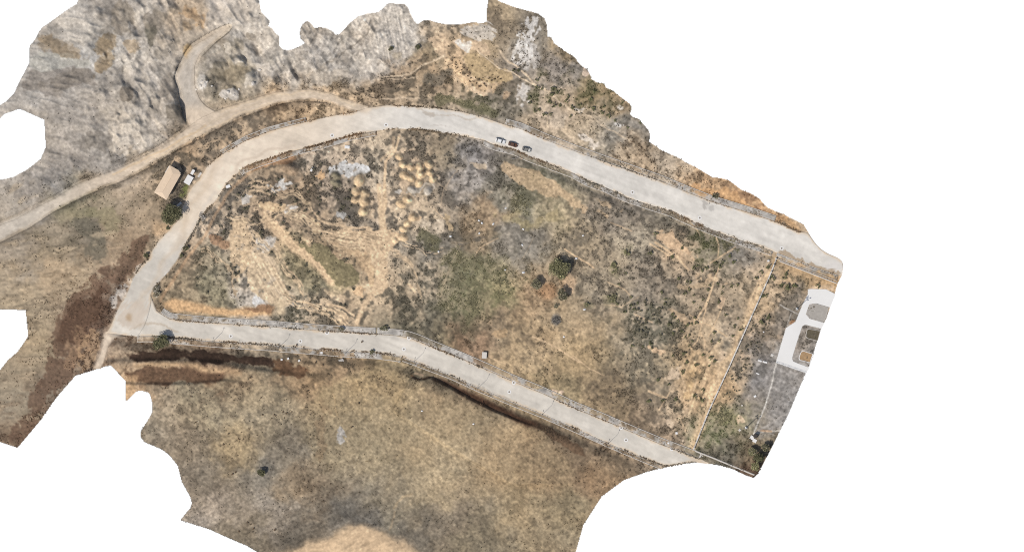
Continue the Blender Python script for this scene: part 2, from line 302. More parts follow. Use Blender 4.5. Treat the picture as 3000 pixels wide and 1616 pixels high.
# brush pattern, drawn out along the slopes in the west
zone_w = soft([(-80,540),(240,590),(400,520),(500,590),(470,690),(300,860),(230,1000),(120,1250),(-80,1300)], 40, 12).full()
zone_q = soft([(-80,540),(-80,-60),(760,-60),(820,140),(800,250),(520,380),(330,470),(200,540)], 40, 14).full()
zone_nw = soft([(-80,540),(-80,-60),(330,-60),(310,200),(320,330),(250,480)], 40, 14).full()
zone_s = soft([(500,1400),(900,1430),(1250,1480),(1250,1700),(500,1700)], 40, 12).full()
o_w = onoise(-8, 70, 24, 3); o_w2 = onoise(-38, 60, 22, 3); o_n = onoise(12, 50, 16, 3); o_q = onoise(62, 30, 16, 3); o_s = onoise(-28, 40, 12, 3)
yy = sstep(gy, 560, 720)
o_west = o_w * yy + o_w2 * (1 - yy)
east = sstep(gx + .25 * gy, 1380, 1560)
patt = fbm(11, 2, 1.0) + (.5 - .2 * east) * noise(24) + .28 * f_big
patt = patt * (1 - zone_w) + zone_w * (0.9 * o_west + 0.3 * f_mid + 0.1 * f_small)
patt = patt * (1 - 0.6 * zone_nw) + 0.6 * zone_nw * (0.9 * o_n + 0.3 * f_small)
qq = np.clip(zone_q - zone_nw, 0, 1)
patt = patt * (1 - 0.45 * qq) + 0.45 * qq * (0.9 * o_q + 0.4 * f_mid)
patt = patt * (1 - 0.7 * zone_s) + 0.7 * zone_s * (0.9 * o_s + 0.4 * f_small)
patt /= patt.std()
thr = np.interp(COV, [0, .1, .2, .3, .4, .5, .6, .7, 1], [2.6, 1.28, .84, .52, .25, 0, -.25, -.52, -2.5]).astype(np.float32)
BR = sstep(patt - thr, -0.8, 1.0)                   # brush cover 0..1
south = sstep(gy - np.clip(.42 * (gx - 1150), 0, 999), 1040, 1120) * sstep(gx, 300, 420)
bs = ((0.80 - .16 * east) * (1 - .35 * zone_q) * (1 - .35 * south))[..., None] * BR[..., None]
C = SOIL * (1 - bs) + VEG * bs
# drift of tone: rust, grey, straw
h1, h2 = fbm(120, 4), fbm(50, 4)
C = C * (1 + 0.012 * h1[..., None] * np.array([1.2, .2, -1.2], np.float32)) * (1 + 0.03 * h2[..., None])
lum = C.mean(-1, keepdims=True); C = (lum + (C - lum) * 0.82) * 1.03
zq = (.30 * zone_q)[..., None]; C = C * (1 - zq) + np.array((196,185,168), np.float32) * zq
zq = (.30 * zone_w)[..., None]; C = C * (1 - zq) + np.array((190,168,136), np.float32) * zq
C = C * (1 - south[..., None] * np.array((0, .012, .028), np.float32))
PAT = BR.copy()                                      # where brush may stand
KEEP = np.ones((H, W), np.float32)                   # 0 where nothing grows

def paint(m, col, a=1.0, clear=0.0):
    q = m.sl if isinstance(m, Win) else (slice(None), slice(None))
    v = m.a if isinstance(m, Win) else m
    m_ = (v * min(1.0, a * (1.15 if a > .45 else 1)))[..., None]
    C[q] = C[q] * (1 - m_) + np.array(col, np.float32) * m_
    if clear: KEEP[q] *= 1 - np.clip(v * clear, 0, 1)
def ragged(m, n, k=0.8):
    v = sstep(m.a + k * 0.33 * n[m.sl] * np.clip(m.a * 3, 0, 1), 0.3, 0.7)
    return Win(v, m.j0, m.j1, m.i0, m.i1)

# ---- the north west: stone faces, gullies, scree
paint(ragged(soft([(115,90),(200,115),(270,170),(250,180),(150,150),(90,135)], 10), f_mid), (158,140,116), .55)
paint(ragged(soft([(90,140),(260,168),(262,200),(160,195),(85,185)], 8), f_mid), (176,172,160), .8)
paint(ragged(soft([(85,190),(250,210),(290,240),(160,280),(60,262)], 8), o_n), (138,129,118), .55)
paint(ragged(soft([(340,250),(385,252),(384,290),(352,292)], 3), f_mid), (128,118,105), .7)
paint(ragged(soft([(490,300),(540,310),(556,345),(530,360),(480,350)], 3), f_mid), (128,119,106), .75)
paint(ragged(soft([(430,0),(445,0),(395,80),(372,78)], 3), f_mid), (196,186,170), .8)
paint(ragged(soft([(530,60),(570,75),(560,90),(535,95)], 5), f_mid), (192,164,128), .5)
paint(ragged(soft([(580,55),(612,50),(605,78),(585,78)], 5), f_mid), (190,158,120), .55)
paint(blob(550, 152, 17, 19), (196,168,126), .9)
paint(blob(530, 203, 22, 11, 20), (128,120,108), .75)
paint(ragged(soft([(300,110),(330,90),(350,120),(330,180),(290,230),(255,190)], 8), f_mid), (142,124,98), .6)
paint(ragged(soft([(330,140),(400,110),(410,140),(370,150)], 8), f_mid), (160,138,108), .5)
paint(blob(438, 95, 16, 22), (104,100,84), .5)
paint(ragged(soft([(345,330),(420,330),(490,400),(330,460),(300,400)], 14), o_q), (198,186,168), .8)
for (x, y, r, c, a) in [(585,240,26,(205,198,186),.6),(600,248,12,(226,220,210),.7),(680,275,22,(214,206,194),.7),(735,235,20,(200,190,174),.7),(770,180,24,(206,196,180),.6),(800,170,20,(205,195,178),.5),(695,180,20,(204,194,178),.6),(660,150,16,(198,188,172),.6),(640,130,14,(160,148,130),.6),(610,150,14,(170,162,148),.6),(700,135,16,(140,130,112),.5),(740,110,14,(134,124,110),.6),(620,265,22,(120,112,98),.5),(640,195,20,(118,108,90),.4),(840,170,40,(196,187,172),.4)]:
    paint(ragged(blob(x, y, r, r * .8, 20, 6, .5), f_mid), c, a)
lined = onoise(80, 90, 5, 2); lin2 = onoise(118, 90, 6, 2)
fan = soft([(1140,10),(1190,15),(1220,70),(1250,130),(1200,165),(1090,180),(1070,130),(1110,60)], 12, 5).full()
paint(fan, (203,194,180), .6, .9); C *= (1 + 0.03 * (fan * lined))[..., None]
fan2 = soft([(880,80),(980,100),(1060,50),(1110,40),(1060,150),(960,220),(900,200)], 12, 5).full()
C *= (1 + 0.035 * (fan2 * lin2))[..., None]; KEEP *= 1 - .9 * fan2
paint(ragged(soft([(880,240),(960,190),(1010,200),(990,240),(920,262)], 10), f_mid), (190,178,160), .6, .8)
paint(stroke([(930,212),(990,170),(1060,120),(1090,80)], 3, 3, 4), (150,140,126), .6)
KEEP *= 1 - .75 * zone_q * (1 - soft([(600,170),(720,170),(740,280),(590,300)], 20).full())

C *= (1 + .05 * zone_q + .05 * zone_q * fbm(55, 4, .7))[..., None]
for (x, y, rx, ry, rot, c, a) in [(200,238,70,22,-8,(138,129,117),.6),(280,410,55,30,-5,(134,126,115),.55),(360,52,34,46,20,(140,129,113),.5),(455,70,34,40,20,(138,127,111),.5),(445,110,14,26,10,(112,106,92),.6),(180,135,70,16,24,(150,133,109),.55),(300,140,22,34,35,(146,128,102),.5),(290,200,16,26,30,(150,130,103),.45),(560,45,30,22,30,(176,147,113),.55),(640,50,46,36,0,(207,195,178),.6),(710,40,36,40,0,(203,191,174),.5),(230,95,52,26,35,(206,196,180),.5),(400,390,46,34,-30,(206,195,178),.6),(150,172,60,14,8,(182,177,166),.5),(480,200,30,26,0,(150,141,128),.45),(470,160,22,18,0,(140,131,118),.5),(420,230,40,22,40,(203,192,175),.45),(360,180,40,20,50,(204,194,177),.45),(330,330,30,30,0,(176,165,148),.5),(500,255,20,40,5,(150,140,126),.5),(640,225,36,18,30,(122,112,94),.45),(690,215,22,30,20,(132,120,98),.45),(830,190,16,44,25,(150,142,130),.5),(790,160,14,40,25,(148,140,128),.45),(870,190,12,40,20,(146,138,126),.5),(760,210,12,34,25,(208,198,183),.5),(810,200,12,40,25,(208,198,183),.5),(90,560,50,30,-25,(150,142,131),.4),(60,610,60,16,-28,(188,179,165),.4),(200,480,60,24,-28,(146,138,128),.45),(460,300,26,40,0,(178,167,150),.4)]:
    paint(ragged(blob(x, y, rx, ry, rot, 8, .55), .6 * f_mid + .5 * f_small, 1.0), c, a)
# ---- the west slope and the dark brown cut bank
paint(ragged(soft([(250,600),(330,610),(370,650),(340,680),(260,650)], 14), o_west), (150,144,108), .4)
paint(ragged(soft([(195,620),(260,640),(305,700),(310,770),(270,790),(250,690),(200,660)], 12), f_mid), (118,112,96), .5)
paint(ragged(soft([(340,450),(390,430),(470,440),(455,490),(480,520),(390,530)], 14), o_w2), (166,146,118), .4)
bank = ragged(soft([(440,690),(420,730),(400,790),(350,830),(320,890),(290,960),(262,1010),(222,1085),(160,1160),(115,1230),(60,1300),(20,1290),(120,1120),(150,1010),(210,880),(260,810),(330,780),(400,700)], 12, 8), .6 * f_mid + .5 * f_small, 1.1)
streaks = Win(sstep(o_west, .3, 1.4) * zone_w, 0, H, 0, W); paint(streaks, (212,190,158), .5)
paint(bank, (114,90,73), .62); 
paint(ragged(soft([(240,880),(300,830),(320,850),(262,960),(215,1015),(165,1005)], 10, 6), f_mid), (94,72,57), .6)
paint(ragged(soft([(200,1020),(240,960),(262,985),(232,1060),(190,1080)], 9), f_small), (176,146,114), .4)
paint(ragged(soft([(235,1000),(275,960),(300,985),(275,1070),(240,1085)], 9), f_small), (190,158,122), .5)
paint(ragged(soft([(330,880),(365,830),(380,840),(345,900),(320,910)], 3), f_small), (208,200,188), .7)
paint(ragged(soft([(395,780),(420,760),(400,810),(380,835)], 4), f_small), (214,204,190), .6)
paint(soft([(535,545),(552,540),(545,570),(530,580),(524,570)], 2, 2), (118,122,74), .9)
paint(soft([(440,655),(480,645),(500,665),(492,690),(462,700),(445,690)], 6, 4), (206,175,138), .7)

# ---- the north east hill
paint(ragged(soft([(1120,165),(1160,150),(1200,190),(1300,180),(1290,130),(1240,125),(1180,170)], 8), f_mid), (120,108,86), .4)
paint(ragged(soft([(1255,115),(1300,95),(1320,115),(1370,120),(1400,110),(1440,160),(1420,160),(1340,130),(1300,170),(1285,165)], 6), f_mid), (224,196,162), .75, .8)
paint(ragged(soft([(1332,112),(1380,118),(1370,165),(1345,140)], 5), f_small), (232,222,206), .8, .8)
paint(ragged(soft([(1345,75),(1420,68),(1455,75),(1440,115),(1400,110),(1350,100)], 6), onoise(35, 18, 4, 2)), (214,208,198), .55)
paint(ragged(soft([(1320,165),(1350,175),(1370,235),(1420,250),(1470,240),(1450,270),(1410,280),(1370,262),(1330,200)], 8), f_small), (224,192,152), .7)
paint(ragged(soft([(1372,255),(1410,268),(1450,255),(1425,282),(1400,284)], 4), f_mid), (228,200,166), .95, 1)
paint(ragged(soft([(1350,160),(1420,165),(1480,200),(1500,235),(1440,240),(1390,225),(1360,190)], 6, 3), f_small), (188,164,126), .8, .6)
paint(ragged(soft([(1240,230),(1290,210),(1320,190),(1325,225),(1300,245),(1260,250)], 10), f_mid), (110,103,90), .6)
strk = .6 * onoise(100, 26, 9, 3) + .8 * f_small + .5 * f_mid
paint(ragged(soft([(1530,45),(1570,55),(1575,80),(1545,110),(1555,150),(1530,190),(1510,170),(1525,120),(1515,90),(1530,70)], 9), strk, 1.5), (222,216,206), .8)
paint(ragged(soft([(1500,140),(1570,130),(1580,180),(1520,200)], 12), strk, 1.6), (205,198,188), .55)
paint(ragged(soft([(1510,250),(1540,250),(1545,300),(1515,305)], 7), f_small), (222,214,202), .8)
paint(ragged(soft([(1460,270),(1500,260),(1500,290),(1470,300)], 7), f_mid), (206,176,142), .7)
paint(ragged(soft([(1600,350),(1650,345),(1660,370),(1625,385)], 6), f_mid), (206,188,164), .7)
paint(ragged(soft([(1680,318),(1720,312),(1715,325),(1690,330)], 4), f_small), (226,216,202), .8)
paint(ragged(soft([(1780,300),(1830,305),(1815,315),(1785,312)], 3), f_small), (226,216,200), .8)
paint(ragged(soft([(1790,355),(1830,372),(1820,380),(1792,370)], 4), f_small, 1.4), (226,220,210), .8)
paint(ragged(soft([(1700,400),(1760,420),(1740,430),(1700,415)], 4), f_small), (222,210,194), .7)
paint(ragged(soft([(1705,190),(1722,200),(1732,222),(1712,225)], 3), f_small), (214,192,168), .9, 1)
for pts, wd, a in [([(1460,145),(1500,180),(1560,245),(1600,262),(1640,300),(1680,330)], 4, .75), ([(1597,262),(1600,320),(1605,380)], 2.5, .6), ([(1660,320),(1720,340),(1780,380),(1850,410)], 3, .6), ([(1725,305),(1710,322),(1680,330)], 2.5, .6), ([(1630,285),(1680,268),(1672,235)], 2.5, .4), ([(1400,150),(1460,195),(1530,235),(1600,265)], 3, .8), ([(1110,225),(1200,215),(1260,185),(1300,160)], 3, .7), ([(1130,230),(1200,228),(1230,225)], 3, .5), ([(1115,290),(1180,287),(1230,290)], 4, .6), ([(1335,225),(1370,255),(1390,280)], 2, .4)]:
    paint(stroke(pts, wd, wd, 3), (220,198,168), a, .5)
paint(ragged(soft([(1260,280),(1340,285),(1400,310),(1470,335),(1440,345),(1350,315),(1270,300)], 8), f_mid), (100,98,72), .55)
paint(ragged(soft([(2050,560),(2120,540),(2220,600),(2340,660),(2350,680),(2280,650),(2150,600)], 6), f_mid), (206,164,118), .6)
paint(ragged(soft([(2180,575),(2260,625),(2300,640),(2290,650),(2230,615)], 4), f_small), (128,92,64), .6)
paint(ragged(soft([(2020,550),(2050,545),(2055,575),(2035,580)], 5), f_mid), (206,162,116), .6)
KEEP *= 1 - soft([(2300,630),(2360,655),(2400,720),(2350,690)], 6).full()
paint(soft([(2325,640),(2356,656),(2390,712),(2380,720),(2350,684)], 6, 2), (206,182,152), .8)

# ---- the enclosed field, west half: white and sandy patches, spoil heaps, tracks
sand = (221,190,150); white = (226,222,214)
for pts, c, a, k in [
    ([(962,500),(1000,470),(1040,475),(1080,480),(1085,505),(1050,510),(1015,520),(990,510),(960,515)], (206,203,196), .9, 1.2),
    ([(1050,480),(1085,485),(1080,500),(1055,498)], (236,233,226), .8, 1.2),
    ([(785,540),(820,525),(855,520),(850,535),(800,555),(778,555)], (214,210,202), .75, 1.5),
    ([(710,575),(735,570),(735,590),(705,600)], (218,212,202), .7, 1.3),
    ([(828,610),(850,598),(865,600),(845,622)], (232,224,212), .85, 1.2),
    ([(765,585),(820,585),(830,605),(820,615),(775,608)], (226,196,156), .85, 1),
    ([(760,705),(800,695),(810,730),(780,745),(762,730)], (216,210,200), .6, 1.8),
    ([(735,865),(770,860),(780,895),(745,892)], (224,220,212), .8, 1.8),
    ([(800,840),(830,860),(860,890),(840,890),(805,860)], (184,178,168), .8, 1.4),
    ([(705,740),(760,740),(830,820),(850,880),(815,900),(760,870),(710,800)], (220,195,160), .75, 1.0),
    ([(905,640),(945,635),(940,680),(910,680)], (226,196,156), .8, 1.2),
    ([(990,620),(1020,625),(1010,645),(985,640)], (190,186,178), .8, .8),
    ([(1060,670),(1140,660),(1180,690),(1120,730),(1090,800),(1120,830),(1090,850),(1060,790),(1000,700),(960,690)], (222,190,150), .7, 1.4),
    ([(930,680),(1060,690),(1100,720),(1000,715),(930,700)], (222,190,150), .75, 1.5),
    ([(1090,690),(1130,685),(1140,720),(1100,720)], (228,204,170), .7, 1.2),
    ([(1035,830),(1070,840),(1060,865),(1025,860)], (226,192,152), .8, 1.2),
    ([(1205,640),(1225,625),(1230,650),(1210,655)], (224,192,154), .9, 1),
    ([(1235,660),(1290,640),(1305,670),(1290,680),(1250,665)], (214,196,170), .75, 1.3),
    ([(1290,610),(1310,625),(1330,670),(1310,660)], (190,166,130), .7, 1),
    ([(1190,545),(1240,548),(1230,570),(1195,562)], (212,206,196), .6, 1.6),
    ([(1145,540),(1175,545),(1170,560),(1150,560)], (212,206,196), .6, 1.6),
    ([(1240,540),(1270,545),(1265,575),(1245,570)], (206,194,176), .75, 1.2),
    ([(1160,445),(1195,435),(1190,455),(1165,460)], (220,196,164), .8, 1.2),
    ([(1360,470),(1420,480),(1440,490),(1400,500)], (206,184,154), .6, 1.2),
    ([(850,505),(880,500),(885,530),(862,525)], (186,158,128), .5, 1.2),
    ([(920,520),(945,505),(955,525),(940,530)], (222,184,140), .8, 1.2)]:
    paint(ragged(soft(pts, 5), f_small * .6 + f_mid * .6, k), c, a, .7)
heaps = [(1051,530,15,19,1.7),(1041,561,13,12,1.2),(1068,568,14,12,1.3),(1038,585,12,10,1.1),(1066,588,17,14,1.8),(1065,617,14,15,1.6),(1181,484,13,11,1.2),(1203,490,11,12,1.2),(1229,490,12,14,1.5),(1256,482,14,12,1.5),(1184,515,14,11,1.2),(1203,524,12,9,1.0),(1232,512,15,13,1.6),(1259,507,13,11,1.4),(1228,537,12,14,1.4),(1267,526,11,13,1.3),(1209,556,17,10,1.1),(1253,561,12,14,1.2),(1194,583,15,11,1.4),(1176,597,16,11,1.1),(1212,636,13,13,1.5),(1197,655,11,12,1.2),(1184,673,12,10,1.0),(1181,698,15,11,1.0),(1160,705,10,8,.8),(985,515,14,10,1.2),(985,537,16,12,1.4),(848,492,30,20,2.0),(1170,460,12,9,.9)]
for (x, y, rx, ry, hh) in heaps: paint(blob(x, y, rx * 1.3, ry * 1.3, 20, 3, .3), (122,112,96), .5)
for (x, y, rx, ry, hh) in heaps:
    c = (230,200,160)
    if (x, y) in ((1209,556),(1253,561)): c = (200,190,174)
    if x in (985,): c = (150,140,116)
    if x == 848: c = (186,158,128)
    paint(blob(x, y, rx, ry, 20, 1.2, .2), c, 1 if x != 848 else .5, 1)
# sand bank and tracks
paint(ragged(soft([(678,650),(720,640),(742,720),(722,800),(690,830),(674,740)], 6, 4), f_small, .9), (217,189,152), .65, .5)
paint(ragged(soft([(1000,665),(1100,672),(1165,665),(1182,700),(1140,735),(1125,800),(1130,850),(1060,880),(1095,830),(1100,790),(1080,742),(1010,712),(930,690)], 5, 4), f_small, .8), (226,197,160), .85, .7)
paint(soft([(775,605),(800,650),(850,695),(905,735),(950,775),(985,830),(965,830),(930,790),(880,755),(830,715),(785,675),(770,640)], 4, 3), (223,193,155), .95, 1)
paint(ragged(soft([(868,705),(940,712),(1020,765),(1050,800),(1040,830),(990,835),(955,785),(905,742)], 4, 3), f_small), (138,127,97), .85, .3)
for pts, wd, a in [([(1170,400),(1160,440),(1135,475),(1128,520),(1122,580),(1120,640),(1120,690)], 7, .9), ([(1110,540),(1112,600),(1113,650),(1115,700)], 13, .95), ([(1126,540),(1126,610),(1126,660)], 9, .95), ([(1155,405),(1150,440),(1120,470)], 9, .5), ([(900,610),(950,650),(1020,665),(1085,668)], 5, .6), ([(880,630),(940,672),(1010,690),(1110,700)], 7, .7), ([(910,660),(960,690),(1060,715)], 5, .7), ([(955,905),(990,915),(1015,930)], 6, .8), ([(960,890),(1000,900),(1035,922)], 5, .7), ([(870,880),(900,885),(930,905)], 5, .7), ([(1110,710),(1108,770),(1105,830),(1060,900),(1045,940)], 14, .7), ([(1195,830),(1215,855)], 5, .8), ([(1120,725),(1160,735),(1190,770)], 9, .5), ([(1270,610),(1300,640)], 3, .5), ([(1340,500),(1300,560),(1290,600)], 3, .3), ([(1260,520),(1310,560)], 3, .3)]:
    paint(stroke(pts, wd, wd * .6, 2), (227,198,161), a * 1.15, 1)
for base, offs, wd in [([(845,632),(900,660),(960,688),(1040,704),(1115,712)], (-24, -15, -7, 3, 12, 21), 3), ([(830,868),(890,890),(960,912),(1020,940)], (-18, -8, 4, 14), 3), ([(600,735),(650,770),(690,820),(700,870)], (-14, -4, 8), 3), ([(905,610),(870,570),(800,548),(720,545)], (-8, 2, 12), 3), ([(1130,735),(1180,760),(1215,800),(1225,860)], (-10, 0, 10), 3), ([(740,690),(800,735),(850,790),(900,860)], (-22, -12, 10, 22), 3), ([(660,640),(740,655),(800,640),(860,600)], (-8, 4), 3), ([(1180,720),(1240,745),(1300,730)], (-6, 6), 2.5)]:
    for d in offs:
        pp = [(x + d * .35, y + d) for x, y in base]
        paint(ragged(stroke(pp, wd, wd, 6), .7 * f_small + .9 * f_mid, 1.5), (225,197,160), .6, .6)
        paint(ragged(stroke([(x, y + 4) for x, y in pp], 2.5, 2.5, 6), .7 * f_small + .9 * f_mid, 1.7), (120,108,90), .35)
rut = onoise(12, 70, 4, 2)
zr = soft([(900,630),(1120,680),(1120,740),(960,720),(880,670)], 10).full()
C *= (1 - 0.10 * zr * np.clip(rut, 0, 2))[..., None]
ero = onoise(60, 60, 5, 2)
zr = soft([(700,730),(780,740),(860,890),(760,880)], 12).full()
C *= (1 - 0.06 * zr * ero)[..., None]
paint(soft([(470,870),(478,885),(510,870),(560,880),(620,895),(680,905),(720,895),(798,893),(798,920),(720,925),(640,922),(540,915),(500,910),(480,900)], 5, 3), (206,170,128), .95, 1)
paint(ragged(soft([(690,900),(720,895),(797,892),(795,912),(740,905),(700,908)], 4), f_mid), (142,110,84), .7, 1)
paint(soft([(800,880),(830,880),(830,920),(800,922)], 3, 3), (214,192,158), .8, 1)
paint(stroke([(470,880),(485,850),(520,800),(560,740),(600,690),(640,620),(670,570),(700,530),(750,495)], 9, 7, 2), (198,162,126), .5, .6)
paint(ragged(soft([(720,480),(780,472),(850,450),(900,440),(880,455),(820,480),(740,500)], 4), f_mid), (176,138,104), .7)
paint(ragged(soft([(600,690),(640,690),(680,700),(680,730),(630,720)], 6), o_q), (150,110,80), .5)
# ---- enclosed field, east half
paint(ragged(soft([(1465,470),(1500,478),(1560,500),(1600,530),(1640,560),(1700,595),(1780,618),(1790,640),(1740,618),(1680,610),(1620,575),(1560,548),(1500,530),(1465,505)], 6), f_mid), (212,182,144), .62, .7)
paint(ragged(soft([(1730,575),(1780,590),(1800,610),(1830,605),(1820,620),(1780,610)], 5), f_mid), (206,178,142), .6, .6)
paint(ragged(soft([(1440,620),(1520,610),(1560,640),(1620,620),(1660,590),(1640,640),(1560,670),(1500,660)], 12), f_mid), (182,164,124), .5, .4)
paint(ragged(soft([(1410,690),(1450,670),(1475,660),(1470,685),(1420,690),(1360,715),(1345,712)], 5), f_mid), (98,92,82), .7)
paint(ragged(soft([(1260,665),(1290,690),(1292,720),(1270,740),(1230,730),(1210,700),(1230,680)], 6), f_mid), (104,101,78), .7)
paint(ragged(soft([(1290,760),(1330,750),(1430,760),(1500,790),(1520,850),(1490,900),(1400,920),(1330,900),(1290,850)], 25), f_mid), (144,136,104), .25)
paint(blob(1665, 835, 22, 30), (222,186,148), .55)
paint(blob(1605, 860, 30, 25), (186,142,104), .5)
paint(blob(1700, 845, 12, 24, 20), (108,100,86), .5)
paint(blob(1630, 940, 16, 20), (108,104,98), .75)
for (x, y, rx, ry) in [(2080,685,20,26),(2090,730,12,20),(2130,710,16,22),(2115,760,16,12),(1835,740,16,14),(1800,790,14,22),(1520,600,30,20),(1530,640,18,24),(1790,870,24,20),(1720,880,12,10)]:
    paint(ragged(blob(x, y, rx, ry, 20, 8, .5), f_small), (122,117,88), .3)
for pts, c, a in [([(1910,680),(1970,680),(1990,705),(2010,725),(2050,755),(2030,760),(1980,730),(1930,715)], (214,182,146), .7), ([(1990,720),(2030,735),(2060,758),(2040,750)], (220,188,150), .8), ([(2010,800),(2080,810),(2140,830),(2100,830),(2040,820)], (212,182,146), .6), ([(1960,825),(2010,830),(2080,815),(2060,840),(1990,850)], (206,178,142), .5), ([(1900,1005),(1930,1015),(1960,1035),(1945,1040),(1910,1025)], (220,188,152), .8), ([(1950,1085),(1990,1080),(1980,1110),(1945,1115)], (216,192,162), .8), ([(2105,1025),(2125,1025),(2115,1060),(2098,1065),(2105,1040)], (222,196,164), .85), ([(2070,930),(2085,920),(2075,950),(2062,950)], (216,188,154), .5), ([(2060,1100),(2085,1090),(2070,1180),(2055,1170)], (218,186,146), .7), ([(2000,1080),(2030,1080),(2025,1160),(2005,1170)], (206,174,130), .6), ([(2010,1200),(2025,1190),(2018,1215),(2008,1222)], (226,200,168), .8), ([(1945,1230),(1965,1215),(1975,1245),(1985,1255),(1965,1250)], (222,198,168), .75), ([(1995,1280),(2012,1283),(2008,1297),(1998,1297)], (228,206,178), .9), ([(1950,900),(2010,920),(2070,945),(2020,945),(1970,925)], (212,182,146), .6), ([(2110,880),(2130,880),(2120,905),(2105,905)], (220,190,156), .7), ([(1615,1135),(1650,1145),(1640,1155),(1620,1150)], (226,200,172), .85), ([(1440,965),(1500,960),(1480,990),(1440,985)], (196,164,124), .5), ([(2240,830),(2290,840),(2280,855),(2250,852)], (214,188,154), .7), ([(2150,1220),(2165,1205),(2172,1225),(2185,1232),(2160,1235)], (224,198,164), .9)]:
    paint(ragged(soft(pts, 4), f_small * .7 + f_mid * .5, 1.2), c, a, .7)
for pts, wd, a in [([(1655,730),(1700,760),(1740,785)], 4, .7), ([(1780,825),(1830,850),(1850,870)], 3, .5), ([(1790,650),(1850,675)], 3, .5), ([(1920,710),(1990,760),(2015,790)], 5, .7), ([(1905,715),(1960,750)], 4, .6), ([(2088,830),(2065,900),(2030,950),(2040,935)], 4, .7), ([(2105,780),(2080,860),(2062,930),(2045,1000),(2030,1015)], 2.5, .8), ([(2115,900),(2090,960),(2075,985)], 2.5, .7), ([(2270,765),(2230,830),(2205,900),(2165,985),(2140,1040),(2110,1065),(2100,1110),(2075,1180),(2060,1240),(2045,1290),(2030,1315)], 4.5, .8), ([(2250,770),(2215,840),(2190,910)], 3, .6), ([(2125,720),(2170,695),(2190,680)], 3, .0), ([(2080,770),(2120,745),(2155,725)], 4, .6), ([(2020,920),(2080,955),(2130,985)], 3.5, .6), ([(2052,975),(2068,1000),(2065,1020)], 3.5, .7), ([(2112,990),(2085,1030),(2075,1060)], 3.5, .7), ([(1985,1070),(1995,1100),(2005,1130)], 3, .6), ([(1860,920),(1910,945)], 3, .5), ([(1560,985),(1625,1015),(1700,1060)], 4, .55), ([(1680,1040),(1730,1080),(1770,1100)], 2.5, .5), ([(1900,1145),(1950,1165)], 5, .6), ([(1960,1150),(1940,1180),(1930,1200)], 3, .5), ([(1770,890),(1820,900),(1870,870)], 2, .4), ([(2040,1110),(2020,1200),(1995,1230),(2010,1260)], 3, .5), ([(1460,700),(1410,720),(1395,740)], 2.5, .5), ([(1350,720),(1310,800),(1290,870)], 2, .25), ([(1560,700),(1530,760)], 2, .25), ([(2015,645),(2040,670),(2050,690)], 3, .5), ([(2095,690),(2105,720),(2100,750)], 3, .6), ([(1480,1065),(1420,1040)], 2, .4)]:
    if a: paint(stroke(pts, wd, wd * .7, 1.0), (222,192,154), a * 1.15, 1)
for pts, wd, a in [([(2262,775),(2225,845),(2195,915),(2160,990)], 17, .75), ([(2150,1010),(2120,1070),(2085,1160),(2050,1260),(2035,1310)], 21, .72), ([(2110,1000),(2060,1110),(2030,1200)], 12, .45)]:
    paint(stroke(pts, wd, wd, 3), (216,188,151), a, .5)
straw = onoise(112, 60, 5, 2)
zr = soft([(1990,1060),(2100,1040),(2080,1200),(2030,1310),(1990,1200)], 14).full()
C *= (1 + 0.07 * zr * straw)[..., None]
# ---- the yard in the east
paint(soft([(2260,755),(2290,752),(2458,815),(2450,835),(2380,845),(2290,780),(2262,775)], 5, 4), (206,172,128), .45)
paint(ragged(soft([(2370,835),(2440,845),(2450,860),(2370,850)], 4), f_mid), (222,196,164), .6, .8)
yardm = soft([(2290,1065),(2360,1095),(2280,1270),(2190,1250),(2200,1150)], 12, 6)
paint(yardm, (152,145,136), .35, .5)
paint(soft([(2260,990),(2285,1010),(2272,1060),(2255,1055)], 8, 4), (178,172,162), .6, .7)
for pts, wd, c, a in [([(2274,1064),(2262,1120),(2240,1190),(2222,1235),(2208,1272)], 3.2, (212,206,194), .75), ([(2212,1268),(2245,1262),(2285,1262)], 4, (212,204,190), .75), ([(2230,1260),(2262,1262)], 4, (226,186,146), .7), ([(2222,1262),(2260,1240),(2300,1215)], 4, (184,176,166), .55), ([(2285,893),(2310,905),(2335,918)], 2, (206,200,190), .7), ([(2318,915),(2305,955)], 1.6, (200,194,184), .6)]:
    paint(stroke(pts, wd, wd * .9, 1.5), c, a, 1)
paint(ragged(soft([(2310,945),(2328,935),(2325,950),(2304,958)], 3), f_small), (160,118,82), .7)
paint(ragged(soft([(2110,1185),(2150,1170),(2160,1230),(2110,1240)], 8), f_mid), (154,148,106), .4)
# ---- south of the lower road: brown terraces, cut bank, tan field, sand hill
paint(ragged(soft([(368,1032),(420,1024),(560,1020),(620,1030),(720,1045),(800,1052),(800,1085),(700,1072),(620,1055),(500,1052),(385,1056)], 5, 5), f_mid), (76,60,49), .95, .7)
paint(ragged(soft([(360,1092),(420,1078),(560,1075),(640,1088),(665,1100),(640,1118),(560,1125),(480,1130),(400,1120)], 6, 5), f_mid), (110,86,67), .8, .6)
paint(soft([(390,1062),(500,1058),(580,1064),(640,1078),(710,1088),(700,1098),(640,1092),(540,1074),(400,1072)], 4, 4), (208,174,134), .8, .8)
paint(ragged(soft([(800,1045),(840,1058),(900,1080),(890,1098),(820,1090),(790,1085)], 6), f_small), (112,84,62), .7)
paint(soft([(362,1100),(400,1095),(395,1140),(372,1172),(364,1165)], 5, 3), (212,176,134), .7, .8)
cut = soft([(1268,1100),(1300,1115),(1360,1142),(1420,1168),(1500,1205),(1560,1230),(1590,1245),(1585,1258),(1520,1235),(1440,1205),(1380,1172),(1320,1140),(1270,1110)], 3, 3)
paint(cut, (98,72,55), .92, .8)
paint(ragged(soft([(1570,1235),(1640,1265),(1710,1300),(1720,1325),(1690,1320),(1600,1270),(1570,1252)], 5), f_mid), (112,90,70), .7)
